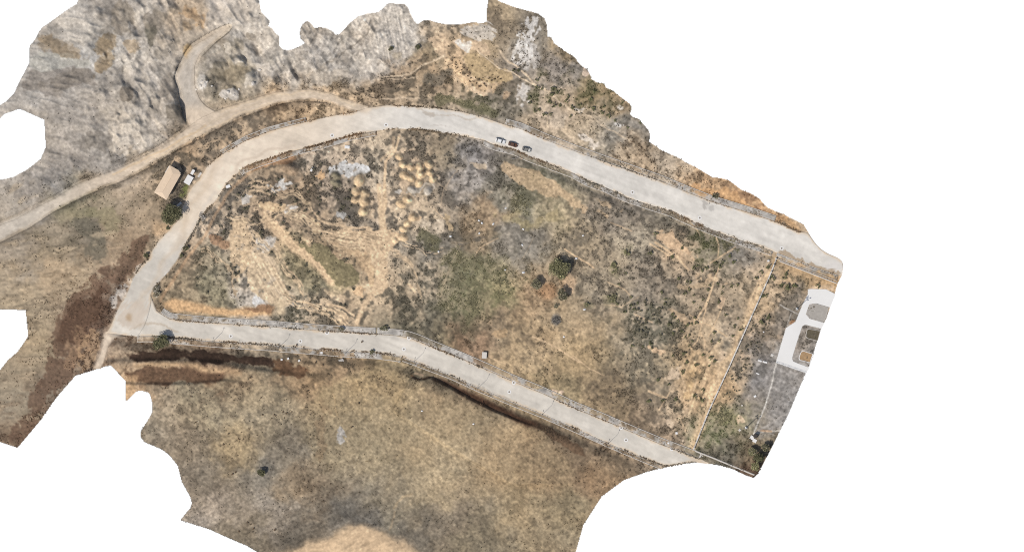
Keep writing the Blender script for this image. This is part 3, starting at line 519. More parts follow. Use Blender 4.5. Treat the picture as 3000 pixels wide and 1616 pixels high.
paint(stroke([(1205,1098),(1225,1112),(1245,1108),(1262,1103)], 6, 4, 2), (110,84,64), .7)
paint(stroke([(1215,1092),(1240,1098)], 5, 4, 2), (222,190,154), .7)
hill = soft([(740,1700),(780,1622),(890,1595),(960,1570),(1010,1552),(1070,1546),(1130,1560),(1190,1590),(1240,1620),(1270,1700)], 7, 6).full()
paint(hill, (218,189,152), .95, 1); C *= (1 + 0.05 * hill * o_s)[..., None]
paint(stroke([(980,1100),(978,1160),(985,1220)], 3, 4, 3), (196,168,128), .5)
paint(stroke([(1155,1490),(1175,1455),(1200,1440)], 5, 5, 3), (196,172,136), .5)
paint(stroke([(1140,1550),(1160,1500)], 4, 4, 3), (186,164,132), .5)
paint(ragged(soft([(1000,1240),(1015,1260),(1012,1300),(990,1310)], 4), f_small), (186,184,182), .6)
paint(ragged(soft([(940,1160),(960,1170),(950,1330),(930,1400),(925,1330)], 10), f_mid), (140,116,90), .4)
# ---- the verges, the carriageways and the dirt tracks
rd = blur(M_road, 10)
paint(np.clip(rd * 1.3, 0, 1) * (1 - M_road), (214,190,158), .45, .3)
wm = sstep(gx, 1250, 850) * sstep(gy - .25 * gx, 930, 820)                     # dusty in the west
road_c = np.array((224,219,209), np.float32) * (1 - wm[..., None]) + np.array((231,216,195), np.float32) * wm[..., None]
lowm = sstep(gy - (0.25 * gx + 560), -60, 60)
road_c = road_c * (1 - lowm[..., None]) + np.array((218,211,198), np.float32) * lowm[..., None]
dz = onoise(21, 120, 10, 3)
road_c = road_c * (1 + 0.018 * dz + 0.02 * f_big + 0.014 * f_small + .012 * noise(22))[..., None]
edge_in = np.clip(1 - blur(M_road, 9), 0, 1) * 2
dust = sstep(edge_in * (1 + 0.35 * f_mid + 0.2 * f_small), 0.2, 1.0)[..., None]
road_c = road_c * (1 - .62 * dust) + np.array((221,196,164), np.float32) * .62 * dust
road_c = road_c * np.array((1.0, .997, .99), np.float32)
C = C * (1 - M_road[..., None]) + road_c * M_road[..., None]
def onroad(m, c, a): paint(m * M_road, c, a)
onroad(ragged(soft([(2058,580),(2072,585),(2062,612),(2055,610)], 2, 3), f_small), (188,182,172), .8)
onroad(ragged(soft([(2068,598),(2090,595),(2080,612),(2066,610)], 3, 3), f_small, 1.6), (192,187,178), .7)
onroad(ragged(soft([(1236,330),(1275,330),(1270,338),(1240,340)], 3, 4), f_small), (188,178,164), .7)
onroad(stroke([(1220,322),(1300,340),(1390,352)], 2.5, 3, 4), (198,184,166), .6)
onroad(stroke([(1255,366),(1300,372)], 2.5, 3, 3), (200,192,180), .6)
onroad(stroke([(690,500),(700,470),(760,445),(860,420)], 8, 9, 4), (208,190,168), .5)
onroad(stroke([(640,470),(610,520),(560,600),(530,690),(470,800),(400,880)], 14, 16, 5), (212,190,162), .4)
onroad(stroke([(620,560),(560,680),(500,770),(440,850)], 10, 12, 5), (206,198,186), .4)
onroad(ragged(soft([(478,795),(510,780),(505,800),(480,815)], 4, 3), f_mid), (226,220,210), .8)
onroad(ragged(soft([(330,930),(380,880),(430,860),(440,900),(420,950),(370,960)], 8), onoise(-45, 40, 5, 2)), (214,198,178), .6)
onroad(blob(381, 931, 9, 14, 0, 4, .6), (186,160,128), .7)
onroad(stroke([(395,960),(420,940),(470,945),(520,968)], 4, 5, 3), (198,182,160), .6)
onroad(soft([(2440,752),(2470,775),(2465,805),(2400,780)], 8, 4), (224,218,210), .6)
onroad(ragged(stroke([(2290,740),(2380,775),(2462,805)], 14, 12, 3), f_small, 1.4), (176,156,130), .75)
blk = ragged(stroke([(1290,1090),(1420,1150),(1560,1208),(1680,1260)], 24, 14, 3), f_small, 1.7).full()
onroad(blk * sstep(noise(60), -.3, .8), (176,170,160), .5)
tr = np.clip(warp(blur(M_track, 4), 2), 0, 1)
t_c = np.array((226,208,184), np.float32) * np.ones_like(C)
gtr = sstep(gx + 0.3 * gy, 520, 250)[..., None]
t_c = t_c * (1 - gtr) + np.array((206,196,180), np.float32) * gtr
spur = np.clip(blur(poly(SPUR_L + SPUR_R[::-1]), 8), 0, 1)[..., None] * sstep(gy, 330, 290)[..., None]
t_c = t_c * (1 - spur) + np.array((203,193,178), np.float32) * spur
t_c = t_c * (1 + 0.018 * f_mid + 0.02 * f_small + 0.01 * f_big)[..., None]
C = C * (1 - tr[..., None] * .95) + t_c * tr[..., None] * .95
for pts, wd, c, a in [([(1060,315),(964,284),(917,276),(855,277),(805,287),(755,302),(690,327),(630,350),(560,392)], 9, (200,182,156), .45), ([(1040,305),(950,270),(880,266),(800,280),(720,300),(650,328)], 4, (226,204,172), .6), ([(800,300),(740,322),(680,345),(600,385),(520,425),(430,475)], 4, (228,206,174), .6), ([(600,372),(500,425),(420,468),(330,508)], 5, (224,198,162), .6), ([(555,270),(552,230),(560,170),(600,130)], 6, (212,203,190), .4)]:
    paint(stroke(pts, wd, wd, 3) * tr, c, a)
paint(M_apron, (236,235,230), 1, 1)
KEEP *= (1 - np.clip(blur(M_road, 2), 0, 1)) * (1 - np.clip(tr * 1.2, 0, 1)) * (1 - blur(M_apron, 3))
# fine grain
grain = rng.standard_normal((H, W)).astype(np.float32)
g2 = blur(grain, 2); g2 /= g2.std()
rough_m = 1 - np.clip(M_road + M_apron, 0, 1) * .92 - tr * .6
rough_m = np.clip(rough_m * (1 - .55 * hill) * (1 - .4 * zone_w) * (1 - .3 * zone_q), 0.05, 1)
C = C * (1 + rough_m * (0.055 * g2 + 0.04 * grain + 0.02 * f_small))[..., None]
C = np.clip(C, 8, 244)

# ------------------------------------------------------------------ heights (m)
HP = [(100,150,17),(250,60,15),(350,120,10),(180,300,10),(420,60,12),(600,30,9),(420,240,5),(300,380,6),(640,220,4),(720,130,6),(850,230,4),(900,110,9),(1000,130,8),(1150,30,15),(1180,120,7),(1300,90,7),(1120,230,2.5),(1300,220,3),(1400,190,6),(1480,60,11),(1580,90,9),(1600,200,6),(1500,250,3),(1720,260,5),(1820,350,4),(1900,430,3),(2060,520,2.5),(2200,590,2),(60,600,3),(120,480,6),(60,740,3),(200,700,4),(330,620,2.5),(120,880,5),(260,800,3.5),(120,1030,4),(60,1200,4),(0,1280,4),(230,1060,1),
 (560,760,2.0),(640,680,2.2),(620,860,2.2),(760,640,2.6),(760,820,1.6),(900,560,2.0),(900,760,3.4),(1000,800,3.0),(860,900,1.0),(1000,640,1.4),(1100,500,1.0),(1120,700,.8),(1250,650,2.0),(1270,700,.6),(1400,620,.2),(1400,800,0),(1500,520,2),(1600,700,.3),(1700,600,1.6),(1800,800,.4),(1600,1000,.6),(1400,960,.6),(1900,1000,.5),(2000,1150,.4),(2150,800,.6),(2300,900,.2),(2250,1150,.2),(2100,1280,.6),
 (450,1190,4.5),(700,1180,4.5),(900,1180,3.5),(1100,1180,2.6),(1300,1250,3),(1500,1320,3.2),(1650,1360,2.6),(1000,1350,4.5),(1300,1420,5),(1500,1500,5),(700,1350,7),(560,1350,8),(600,1500,10),(800,1480,8),(860,1560,8),(1050,1590,8.5),(1300,1570,6),(1600,1580,5)]
HP = [(x, y, h * (.6 if y < 560 else .8)) for x, y, h in HP]
num = 0; den = 0
for (x, y, h) in HP:
    w_ = 1.0 / (((cx_ - x) ** 2 + (cy_ - y) ** 2) + 900.0) ** 2.0
    num = num + w_ * h; den = den + w_
Z = up(num / den, H, W).astype(np.float32)
rk = np.clip(zone_q + soft([(820,140),(880,70),(1140,0),(1240,60),(1200,180),(1010,210),(900,260),(800,260)], 20).full(), 0, 1)
ridge = 1 - np.abs(fbm(70, 4, .55)); ridge2 = 1 - np.abs(onoise(60, 90, 34, 3)); ridge3 = 1 - np.abs(onoise(10, 120, 40, 3))
Z += rk * (1.2 * ridge * (1 - zone_nw) + .4 * ridge2 * (1 - zone_nw) + .45 * zone_nw * ridge3 + .4 * zone_nw * ridge + .03 * f_mid)
Z += fan * .10 * lined + fan2 * .14 * lin2
Z += zone_w * (0.15 * o_west) + zone_s * .08 * o_s
Z += (1 - rk) * (0.35 * fbm(120, 3) + 0.05 * f_mid)
# cut banks: the ground south of the lower road stands higher, the slopes face the road
def step_up(pts, side_pts, h, wid):
    """raise the area side_pts by h, with a slope of about wid px along its border"""
    return h * sstep(warp(blur(poly(side_pts), wid), 3), 0.2, 0.8)
flat = blur(np.maximum(np.maximum(M_road, M_track), M_apron), 20)
flat = sstep(flat, .02, .5)
Z *= (1 - flat)
near = sstep(blur(np.maximum(M_road, M_apron), 40), .02, .30)
Z = Z * (1 - near)
for (x, y, rx, ry, hh) in heaps: Z += 1.6 * hh * blob(x, y, rx * .72, ry * .72, 20, 1, .9).full()
for (x, y, r, h) in [(550,152,22,2.2),(530,203,22,1.8),(585,240,24,2.2),(680,275,22,2.0),(735,235,22,2.4),(695,180,22,2.2),(620,265,18,1.6),(640,195,22,1.8),(365,270,26,2.4),(520,330,30,2.6)]: Z += h * blob(x, y, r, r * .8, 30, 5, .8).full()
lumps = np.random.default_rng(77)
for k in range(150):
    x, y = lumps.uniform(250, 900), lumps.uniform(0, 420)
    if samp(zone_q, x, y) < .7 or samp(flat, x, y) > .1: continue
    rr = lumps.uniform(7, 19); bw = blob(x, y, rr, rr * lumps.uniform(.6, 1), lumps.uniform(0, 180), 4, .8)
    Z[bw.sl] += lumps.uniform(.4, 1.3) * bw.a
gul = soft([(690,90),(800,110),(890,140),(900,230),(840,265),(740,270),(680,200)], 16, 6).full()
Z += gul * 1.0 * onoise(66, 110, 30, 2) * (1 - flat)
ridge_bank = soft([(790,640),(860,690),(960,775),(1000,840),(1060,830),(1040,760),(940,700),(860,660)], 10, 4).full()
Z += 1.6 * ridge_bank
cutline = [(1205,1104),(1230,1114),(1262,1105),(1300,1124),(1370,1164),(1440,1200),(1520,1232),(1590,1256),(1650,1290),(1720,1330),(1700,1420),(1500,1420),(1300,1300),(1150,1200)]
Z += 1.5 * sstep(blur(poly(cutline), 5), .15, .85) * sstep(gx - .4 * gy, 1110, 980)
ter1 = [(300,1056),(480,1053),(620,1058),(720,1074),(800,1086),(900,1100),(1100,1110),(1100,1600),(300,1600)]
Z += 2.6 * sstep(blur(poly(ter1), 11), .1, .85) * sstep(gx, 1000, 740) * sstep(gy, 1420, 1110)
ter2 = [(300,1120),(480,1124),(560,1122),(660,1112),(760,1130),(1100,1130),(1100,1600),(300,1600)]
Z += 1.5 * sstep(blur(poly(ter2), 9), .15, .85) * sstep(gx, 800, 620) * sstep(gy, 1420, 1140)
berm = soft([(1470,462),(1570,500),(1660,560),(1790,612),(1800,590),(1680,540),(1580,475),(1480,440)], 10, 3).full()
Z += .8 * berm
Z += .5 * sstep(hill, 0, 1) + .4 * blur(hill, 30)
rough_ground = np.clip(KEEP, 0, 1) * (1 - flat)
Z += rough_ground * (0.04 * BR + 0.006 * g2)
solid = np.maximum(np.maximum(M_road, M_track), M_apron)
solid = (blur(solid, 3) > 0.02) | (poly([(2345,950),(2415,940),(2440,890),(2375,880),(2355,920),(2360,945),(2345,955),(2318,1050),(2340,1068),(2378,1076),(2415,960)]) > 0) | (poly([(2350,955),(2415,965),(2380,1075),(2318,1056)]) > 0)
Z[solid] = np.minimum(Z[solid], -0.05)
low = sstep(blur(M_road, 15), 0.0, 0.16)                           # the strip under the pavements stays low
Z = np.where(solid, Z, Z * (1 - low) + np.clip(Z, -0.05, 0.05) * low)
Z = Z.astype(np.float32)

def gz(x, y):
    i = min(max((x - X0) / ST, 0), W - 1.001); j = min(max((y - Y0) / ST, 0), H - 1.001)
    a, b = int(i), int(j); f, g = i - a, j - b
    return float((Z[b, a] * (1 - f) + Z[b, a + 1] * f) * (1 - g) + (Z[b + 1, a] * (1 - f) + Z[b + 1, a + 1] * f) * g)
def P(x, y, z=None, dz=0.0): return Vector((wx(x), wy(y), (gz(x, y) if z is None else z) + dz))

# ------------------------------------------------------------------ materials
def mat(name, rgb=None, rough=0.9, var=0.10, scale=3.0, metal=0.0, attr=False, bump=0.0, bscale=12.0, two=False):
    m = bpy.data.materials.new(name); m.use_nodes = True
    n, l = m.node_tree.nodes, m.node_tree.links
    b = n['Principled BSDF']
    b.inputs['Roughness'].default_value = rough
    b.inputs['Metallic'].default_value = metal
    b.inputs['Specular IOR Level'].default_value = 0.15 if rough > .7 else 0.5
    tcn = n.new('ShaderNodeTexCoord')
    nz = n.new('ShaderNodeTexNoise'); nz.inputs['Scale'].default_value = scale; nz.inputs['Detail'].default_value = 6
    nz.inputs['Roughness'].default_value = 0.65
    l.new(tcn.outputs['Object'], nz.inputs['Vector'])
    mr = n.new('ShaderNodeMapRange')
    mr.inputs['From Min'].default_value = 0.25; mr.inputs['From Max'].default_value = 0.75
    mr.inputs['To Min'].default_value = 1 - var; mr.inputs['To Max'].default_value = 1 + var
    l.new(nz.outputs['Fac'], mr.inputs['Value'])
    mx = n.new('ShaderNodeVectorMath'); mx.operation = 'SCALE'
    if attr:
        at = n.new('ShaderNodeAttribute'); at.attribute_name = 'Col'
        l.new(at.outputs['Color'], mx.inputs[0])
    else:
        rg = n.new('ShaderNodeRGB'); rg.outputs[0].default_value = (*[float(v) for v in rgb], 1)
        l.new(rg.outputs[0], mx.inputs[0])
    l.new(mr.outputs[0], mx.inputs['Scale'])
    l.new(mx.outputs[0], b.inputs['Base Color'])
    if bump:
        nb = n.new('ShaderNodeTexNoise'); nb.inputs['Scale'].default_value = bscale; nb.inputs['Detail'].default_value = 4
        l.new(tcn.outputs['Object'], nb.inputs['Vector'])
        bp = n.new('ShaderNodeBump'); bp.inputs['Strength'].default_value = bump; bp.inputs['Distance'].default_value = 0.2
        l.new(nb.outputs['Fac'], bp.inputs['Height']); l.new(bp.outputs[0], b.inputs['Normal'])
    return m
M = dict(
    ground=mat('ground_soil', attr=True, rough=.95, var=.06, scale=2.2, bump=.06, bscale=3.0),
    paving=mat('road_concrete', attr=True, rough=.9, var=.03, scale=.8, bump=.05, bscale=20),
    dirt=mat('dirt_track_soil', attr=True, rough=.95, var=.05, scale=1.2, bump=.15, bscale=6),
    leaf=mat('foliage', attr=True, rough=.8, var=.12, scale=3.0),
    kerb=mat('kerb_concrete', alb((214,207,196)), .9, .10, 1.5),
    kerbdark=mat('kerb_concrete_dark', alb((178,166,148)), .9, .15, 1.5),
    bark=mat('bark', alb((112,94,76)), .95, .2, 8),
    deadwood=mat('dead_wood', alb((168,160,150)), .95, .15, 8),
    walltop=mat('boundary_wall_concrete', alb((222,217,208)), .92, .16, 1.2),
    wallpanel=mat('boundary_panel_concrete', alb((190,184,174)), .92, .16, 1.2),
    roof=mat('tan_roof_sheet', alb((231,207,178)), .85, .07, .9, bump=.08, bscale=4),
    plaster=mat('weathered_plaster', alb((196,186,172)), .92, .10, 1.5),
    white=mat('white_paint', alb((238,236,231)), .7, .04, 2),
    offwhite=mat('pale_concrete', alb((216,210,200)), .9, .10, 2),
    concrete=mat('grey_concrete', alb((186,180,171)), .9, .14, 2),
    darkbox=mat('dark_paint', alb((52,46,40)), .7, .1, 3),
    steel=mat('galvanised_steel', alb((120,118,114)), .5, .06, 4, .3),
    wire=mat('fence_wire', alb((176,172,166)), .5, .05, 4, .3),
    glass=mat('window_glass', alb((52,56,58)), .12, .03, 1),
    wood=mat('door_wood', alb((96,72,52)), .7, .15, 6),
    carwhite=mat('car_paint_white', alb((240,240,236)), .3, .02, 1),
    carbrown=mat('car_paint_brown', alb((98,68,50)), .35, .08, 2),
    cargrey=mat('car_paint_grey', alb((132,130,124)), .35, .04, 2),
    carsilver=mat('car_bonnet_pale', alb((214,211,204)), .35, .04, 2),
    tyre=mat('tyre_rubber', alb((48,46,44)), .9, .1, 5),
    rim=mat('wheel_metal', alb((170,170,170)), .4, .05, 5, .6),
    lampred=mat('tail_lamp', alb((150,40,34)), .3, .03, 5),
    lampclear=mat('head_lamp', alb((225,228,228)), .2, .03, 5),
    iron=mat('cast_iron_cover', alb((150,140,126)), .8, .12, 6),
    lampglass=mat('lamp_lens', alb((210,208,200)), .3, .03, 5),
    stone=mat('pale_stone', alb((222,214,202)), .95, .12, 3),
    bag=mat('white_plastic', alb((242,241,238)), .6, .05, 3),
)

# ------------------------------------------------------------------ mesh helpers
def link(o, parent=None):
    COL.objects.link(o)
    if parent is not None: o.parent = parent
    return o
def mesh_np(name, verts, quads, material, colors=None, smooth=False, tris=None):
    me = bpy.data.meshes.new(name)
    verts = np.asarray(verts, np.float32); quads = np.asarray(quads, np.int32)
    k = quads.shape[1]
    me.vertices.add(len(verts)); me.vertices.foreach_set('co', verts.ravel())
    nl = quads.size
    me.loops.add(nl); me.loops.foreach_set('vertex_index', quads.ravel())
    me.polygons.add(len(quads)); me.polygons.foreach_set('loop_start', np.arange(0, nl, k, dtype=np.int32))
    me.update(calc_edges=True)
    if colors is not None:
        at = me.color_attributes.new('Col', 'FLOAT_COLOR', 'POINT')
        c4 = np.ones((len(verts), 4), np.float32); c4[:, :3] = colors
        at.data.foreach_set('color', c4.ravel())
    if smooth: me.polygons.foreach_set('use_smooth', np.ones(len(quads), bool))
    me.materials.append(material)
    me.validate()
    return me
class MB:
    """collects simple solids into one mesh"""
    def __init__(s): s.v = []; s.f = []
    def add(s, vs, fs):
        n = len(s.v); s.v += [tuple(v) for v in vs]; s.f += [tuple(i + n for i in f) for f in fs]; return s
    def box(s, c, size, rz=0.0, taper=1.0):
        hx, hy, hz = [k / 2 for k in size]
        cr, sr = math.cos(rz), math.sin(rz)
        vs = []
        for z, t in ((-hz, 1.0), (hz, taper)):
            for (a, b) in ((-1, -1), (1, -1), (1, 1), (-1, 1)):
                x, y = a * hx * t, b * hy * t
                vs.append((c[0] + x * cr - y * sr, c[1] + x * sr + y * cr, c[2] + z))
        return s.add(vs, [(3, 2, 1, 0), (4, 5, 6, 7), (0, 1, 5, 4), (1, 2, 6, 5), (2, 3, 7, 6), (3, 0, 4, 7)])
    def prism(s, ring, z0, z1):
        n = len(ring)
        area = sum(ring[i][0] * ring[(i + 1) % n][1] - ring[(i + 1) % n][0] * ring[i][1] for i in range(n))
        if area < 0: ring = ring[::-1]
        vs = [(x, y, z0) for x, y in ring] + [(x, y, z1) for x, y in ring]
        fs = [tuple(range(n - 1, -1, -1)), tuple(range(n, 2 * n))] + [(i, (i + 1) % n, n + (i + 1) % n, n + i) for i in range(n)]
        return s.add(vs, fs)
    def tube(s, pts, radii, seg=7):
        pts = [Vector(p) for p in pts]
        if not isinstance(radii, (list, tuple)): radii = [radii] * len(pts)
        n0 = len(s.v); rings = []
        for i, p in enumerate(pts):
            d = (pts[min(i + 1, len(pts) - 1)] - pts[max(i - 1, 0)]).normalized()
            a = d.cross(Vector((0, 0, 1)) if abs(d.z) < .9 else Vector((1, 0, 0))).normalized(); b = d.cross(a)
            rings.append([p + (a * math.cos(2 * math.pi * k / seg) + b * math.sin(2 * math.pi * k / seg)) * radii[i] for k in range(seg)])
        vs = [v for r in rings for v in r]; fs = []
        for i in range(len(pts) - 1):
            for k in range(seg):
                k2 = (k + 1) % seg
                fs.append((i * seg + k2, i * seg + k, (i + 1) * seg + k, (i + 1) * seg + k2))
        fs.append(tuple(range(seg))); fs.append(tuple((len(pts) - 1) * seg + k for k in range(seg - 1, -1, -1)))
        return s.add(vs, fs)
    def loft(s, rings):
        n = len(rings[0]); vs = [v for r in rings for v in r]; fs = []
        for i in range(len(rings) - 1):
            for k in range(n):
                k2 = (k + 1) % n
                fs.append((i * n + k, i * n + k2, (i + 1) * n + k2, (i + 1) * n + k))
        fs.append(tuple(range(n - 1, -1, -1))); fs.append(tuple((len(rings) - 1) * n + k for k in range(n)))
        return s.add(vs, fs)
    def mesh(s, name, m, smooth=False):
        me = bpy.data.meshes.new(name); me.from_pydata(s.v, [], s.f); me.update()
        if smooth:
            for p in me.polygons: p.use_smooth = True
        me.materials.append(m); return me
    def build(s, name, m, parent=None, smooth=False):
        return link(bpy.data.objects.new(name, s.mesh(name, m, smooth)), parent)
def tag(o, label, cat, group=None, kind=None):
    if label: o['label'] = label
    if cat: o['category'] = cat
    if group: o['group'] = group
    if kind: o['kind'] = kind
    return o
def struct(o): o['kind'] = 'structure'; return o
def empty(name, loc, rz=0.0):
    o = bpy.data.objects.new(name, None); o.empty_display_size = .3; COL.objects.link(o)
    o.location = loc; o.rotation_euler = (0, 0, rz); return o
def clone(o, parent=None):
    c = o.copy(); COL.objects.link(c); c.parent = parent
    for ch in o.children: clone(ch, c)
    return c

# ------------------------------------------------------------------ the ground
cell = LAND[:-1, :-1] & LAND[1:, :-1] & LAND[:-1, 1:] & LAND[1:, 1:]
jj, ii = np.nonzero(cell)
vid = -np.ones((H, W), np.int64)
use = np.zeros((H, W), bool)
for a, b in ((0, 0), (0, 1), (1, 0), (1, 1)): use[jj + a, ii + b] = True
vid[use] = np.arange(use.sum())
vj, vi = np.nonzero(use)
V = np.stack([wx(gx[vj, vi]), wy(gy[vj, vi]), Z[vj, vi]], -1)
Q = np.stack([vid[jj, ii], vid[jj + 1, ii], vid[jj + 1, ii + 1], vid[jj, ii + 1]], -1)
VC = alb(C[vj, vi])
# side faces so that the edge of the ground has thickness
sk = []
for (di, dj, a, b) in ((0, -1, (0, 1), (0, 0)), (0, 1, (1, 0), (1, 1)), (-1, 0, (0, 0), (1, 0)), (1, 0, (1, 1), (0, 1))):
    nb = np.zeros_like(cell)
    src = np.pad(cell, 1)[1 + dj: 1 + dj + cell.shape[0], 1 + di: 1 + di + cell.shape[1]]
    ej, ei = np.nonzero(cell & ~src)
    sk.append(np.stack([vid[ej + a[0], ei + a[1]], vid[ej + b[0], ei + b[1]]], -1))
sk = np.concatenate(sk)
bv, inv = np.unique(sk, return_inverse=True); inv = inv.reshape(sk.shape)
Vb = V[bv].copy(); Vb[:, 2] = np.minimum(Vb[:, 2] - 1.5, -2.0)
Qs = np.stack([sk[:, 0], sk[:, 1], len(V) + inv[:, 1], len(V) + inv[:, 0]], -1)
me = mesh_np('terrain', np.concatenate([V, Vb]), np.concatenate([Q, Qs]), M['ground'], np.concatenate([VC, VC[bv]]), smooth=True)
struct(link(bpy.data.objects.new('terrain', me)))

# ------------------------------------------------------------------ strips: roads, tracks, pavements, kerbs
def resample(pts, step, n=None):
    p = np.array(pts, float); d = np.r_[0, np.cumsum(np.hypot(*np.diff(p, axis=0).T))]
    n = n or max(2, int(d[-1] / step) + 1)
    t = np.linspace(0, d[-1], n)
    return np.stack([np.interp(t, d, p[:, 0]), np.interp(t, d, p[:, 1])], -1)
def smooth_line(pts, step=4, k=4):
    p = resample(pts, step)
    for _ in range(k):
        q = p.copy(); q[1:-1] = (p[:-2] + 2 * p[1:-1] + p[2:]) / 4; p = q
    return p
def offset(p, d):
    """shift a polyline sideways by d px (positive: to the left when walking, image axes)"""
    t = np.gradient(p, axis=0); t /= np.hypot(t[:, 0], t[:, 1])[:, None] + 1e-9
    return p + np.stack([t[:, 1], -t[:, 0]], -1) * d
def pair(a, b, step=4):
    """two edges with matched stations: for every station on a the closest advancing station on b"""
    a = smooth_line(a, step); bb = smooth_line(b, 1.0)
    out = []; k = 0
    for q in a:
        seg = bb[k:k + 220]; d = np.hypot(*(seg - q).T); k = k + int(d.argmin()); out.append(bb[k])
    out = np.array(out)
    for _ in range(3): out[1:-1] = (out[:-2] + 2 * out[1:-1] + out[2:]) / 4
    out[0] = bb[0]; out[-1] = bb[-1]
    return a, out
def strip(name, a, b, z, m, across=12, field=None, thick=0.0, colors=True, follow=False, crop=True):
    n = len(a)
    t = np.linspace(0, 1, across + 1)[None, :, None]
    G = a[:, None, :] * (1 - t) + b[:, None, :] * t
    xs, ys = G[..., 0].ravel(), G[..., 1].ravel()
    zz = np.full(xs.shape, z, np.float32)
    if follow: zz = np.maximum(samp(Z, xs, ys), -.04) + z
    V = np.stack([wx(xs), wy(ys), zz], -1)
    I = np.arange(n * (across + 1)).reshape(n, across + 1)
    Q = np.stack([I[:-1, :-1], I[:-1, 1:], I[1:, 1:], I[1:, :-1]], -1).reshape(-1, 4)
    # winding up
    A_, B_, C_ = V[Q[0, 0]], V[Q[0, 1]], V[Q[0, 2]]
    if np.cross(B_ - A_, C_ - A_)[2] < 0: Q = Q[:, ::-1]
    ok = np.ones(len(Q), bool)
    if crop:
        cxs, cys = xs[Q].mean(1), ys[Q].mean(1)
        ok = samp(blur(LAND.astype(np.float32), 2) if False else LAND, cxs, cys)
    Q = Q[ok]
    cols = alb(samp(field if field is not None else C, xs, ys)) if colors else None
    if thick:                                        # closed side walls
        e = {}
        for q in Q:
            for u, v in zip(q, np.roll(q, -1)):
                if (v, u) in e: del e[(v, u)]
                else: e[(u, v)] = 1
        ed = np.array(list(e.keys())); bvv, iv = np.unique(ed, return_inverse=True); iv = iv.reshape(ed.shape)
        Vb = V[bvv].copy(); Vb[:, 2] -= thick
        Qs = np.stack([ed[:, 1], ed[:, 0], len(V) + iv[:, 0], len(V) + iv[:, 1]], -1)
        V = np.concatenate([V, Vb]); Q = np.concatenate([Q, Qs])
        if colors: cols = np.concatenate([cols, cols[bvv]])
    used, q2 = np.unique(Q, return_inverse=True)
    me = mesh_np(name, V[used], q2.reshape(Q.shape), m, cols[used] if colors else None)
    return link(bpy.data.objects.new(name, me))
a, b = pair(ROAD_OUT, ROAD_IN); struct(strip('concrete_road', a, b, 0.012, M['paving'], 26, thick=.2))
a, b = pair(LOW_S, LOW_N); struct(strip('lower_concrete_road', a, b, 0.004, M['paving'], 22, thick=.2))
for nm, l_, r_ in (('dirt_track', TRACK_N, TRACK_S), ('gravel_spur', SPUR_L, SPUR_R), ('west_dirt_track', WEST_L, WEST_R)):
    a, b = pair(l_, r_, 5)
    wob = np.interp(np.arange(len(a)), np.arange(0, len(a) + 12, 12)[: len(a) // 12 + 2], rng.standard_normal(len(a) // 12 + 2))
    a = a + (a - b) / np.hypot(*(a - b).T)[:, None] * (wob * 1.2 + rng.standard_normal(len(a)) * .4)[:, None]
    struct(strip(nm, a, b, {'dirt_track': -.008, 'gravel_spur': -.014, 'west_dirt_track': -.02}[nm], M['dirt'], 16, thick=.1))
mb = MB().prism([(wx(x), wy(y)) for x, y in APRON], -.25, .03)
struct(mb.build('white_concrete_yard', mat('white_yard_concrete', alb((237,235,229)), .8, .05, .12)))

# pavements: concrete strips behind a raised kerb
pav = np.array((196,190,180), np.float32) * (1 + 0.05 * f_mid + 0.06 * f_small)[..., None]
weed = sstep(f_mid * .8 + f_small * .6 + noise(70) * .7, 0.3, 1.5)[..., None]
pav = pav * (1 - .6 * weed) + np.array((124,114,98), np.float32) * .6 * weed
dusty = sstep(noise(90) + .5 * f_mid, .5, 1.6)[..., None]
pav = pav * (1 - .6 * dusty) + np.array((206,178,142), np.float32) * .6 * dusty
pav = np.clip(pav * (1 + .05 * g2)[..., None], 10, 240)
def sub(line, x0, y0, x1, y1):
    p = smooth_line(line, 4); i = np.hypot(*(p - (x0, y0)).T).argmin(); j = np.hypot(*(p - (x1, y1)).T).argmin()
    return p[min(i, j):max(i, j) + 1]
PAVES = []
def pavement(line, side, w, over=0.0):
    k0 = offset(line, side * 0.4); k1 = offset(line, side * 2.0); p1 = offset(line, side * w); p2 = offset(line, side * (w + 1.8))
    f = pav
    if over:
        ov = sstep(f_mid + f_small * .5 + noise(60), -over, 1.2 - over)[..., None]
        f = pav * (1 - .85 * ov) + C * .85 * ov
    struct(strip('kerb', k0, k1, .15, M['kerb'] if over < .6 else M['kerbdark'], 1, thick=.25, colors=False))
    struct(strip('pavement', k1, p1, .135, M['paving'], 6, field=f, thick=.25))
    struct(strip('kerb', p1, p2, .19 + .02 * (over < .6), M['kerb'], 1, thick=.35, colors=False))
    PAVES.append((line, side, w, over))
pavement(sub(LOW_N, 470, 917, 1100, 977), 1, 15, .1)
pavement(sub(LOW_N, 1106, 977, 2046, 1341), 1, 16, .15)
pavement(sub(LOW_S, 400, 984, 1180, 1044), -1, 16, .55)
pavement(sub(LOW_S, 1184, 1046, 1945, 1363), -1, 10, .5)
pavement(sub(ROAD_OUT, 1480, 364, 2270, 648), 1, 15, .45)
pavement(sub(ROAD_OUT, 650, 452, 900, 355), 1, 10, .55)
pavement(sub(ROAD_IN, 1420, 411, 2265, 736), -1, 13, .95)
pavement(sub(ROAD_IN, 700, 500, 1100, 384), -1, 12, .95)
pavement(sub(ROAD_IN, 2276, 740, 2455, 806), -1, 15, .2)

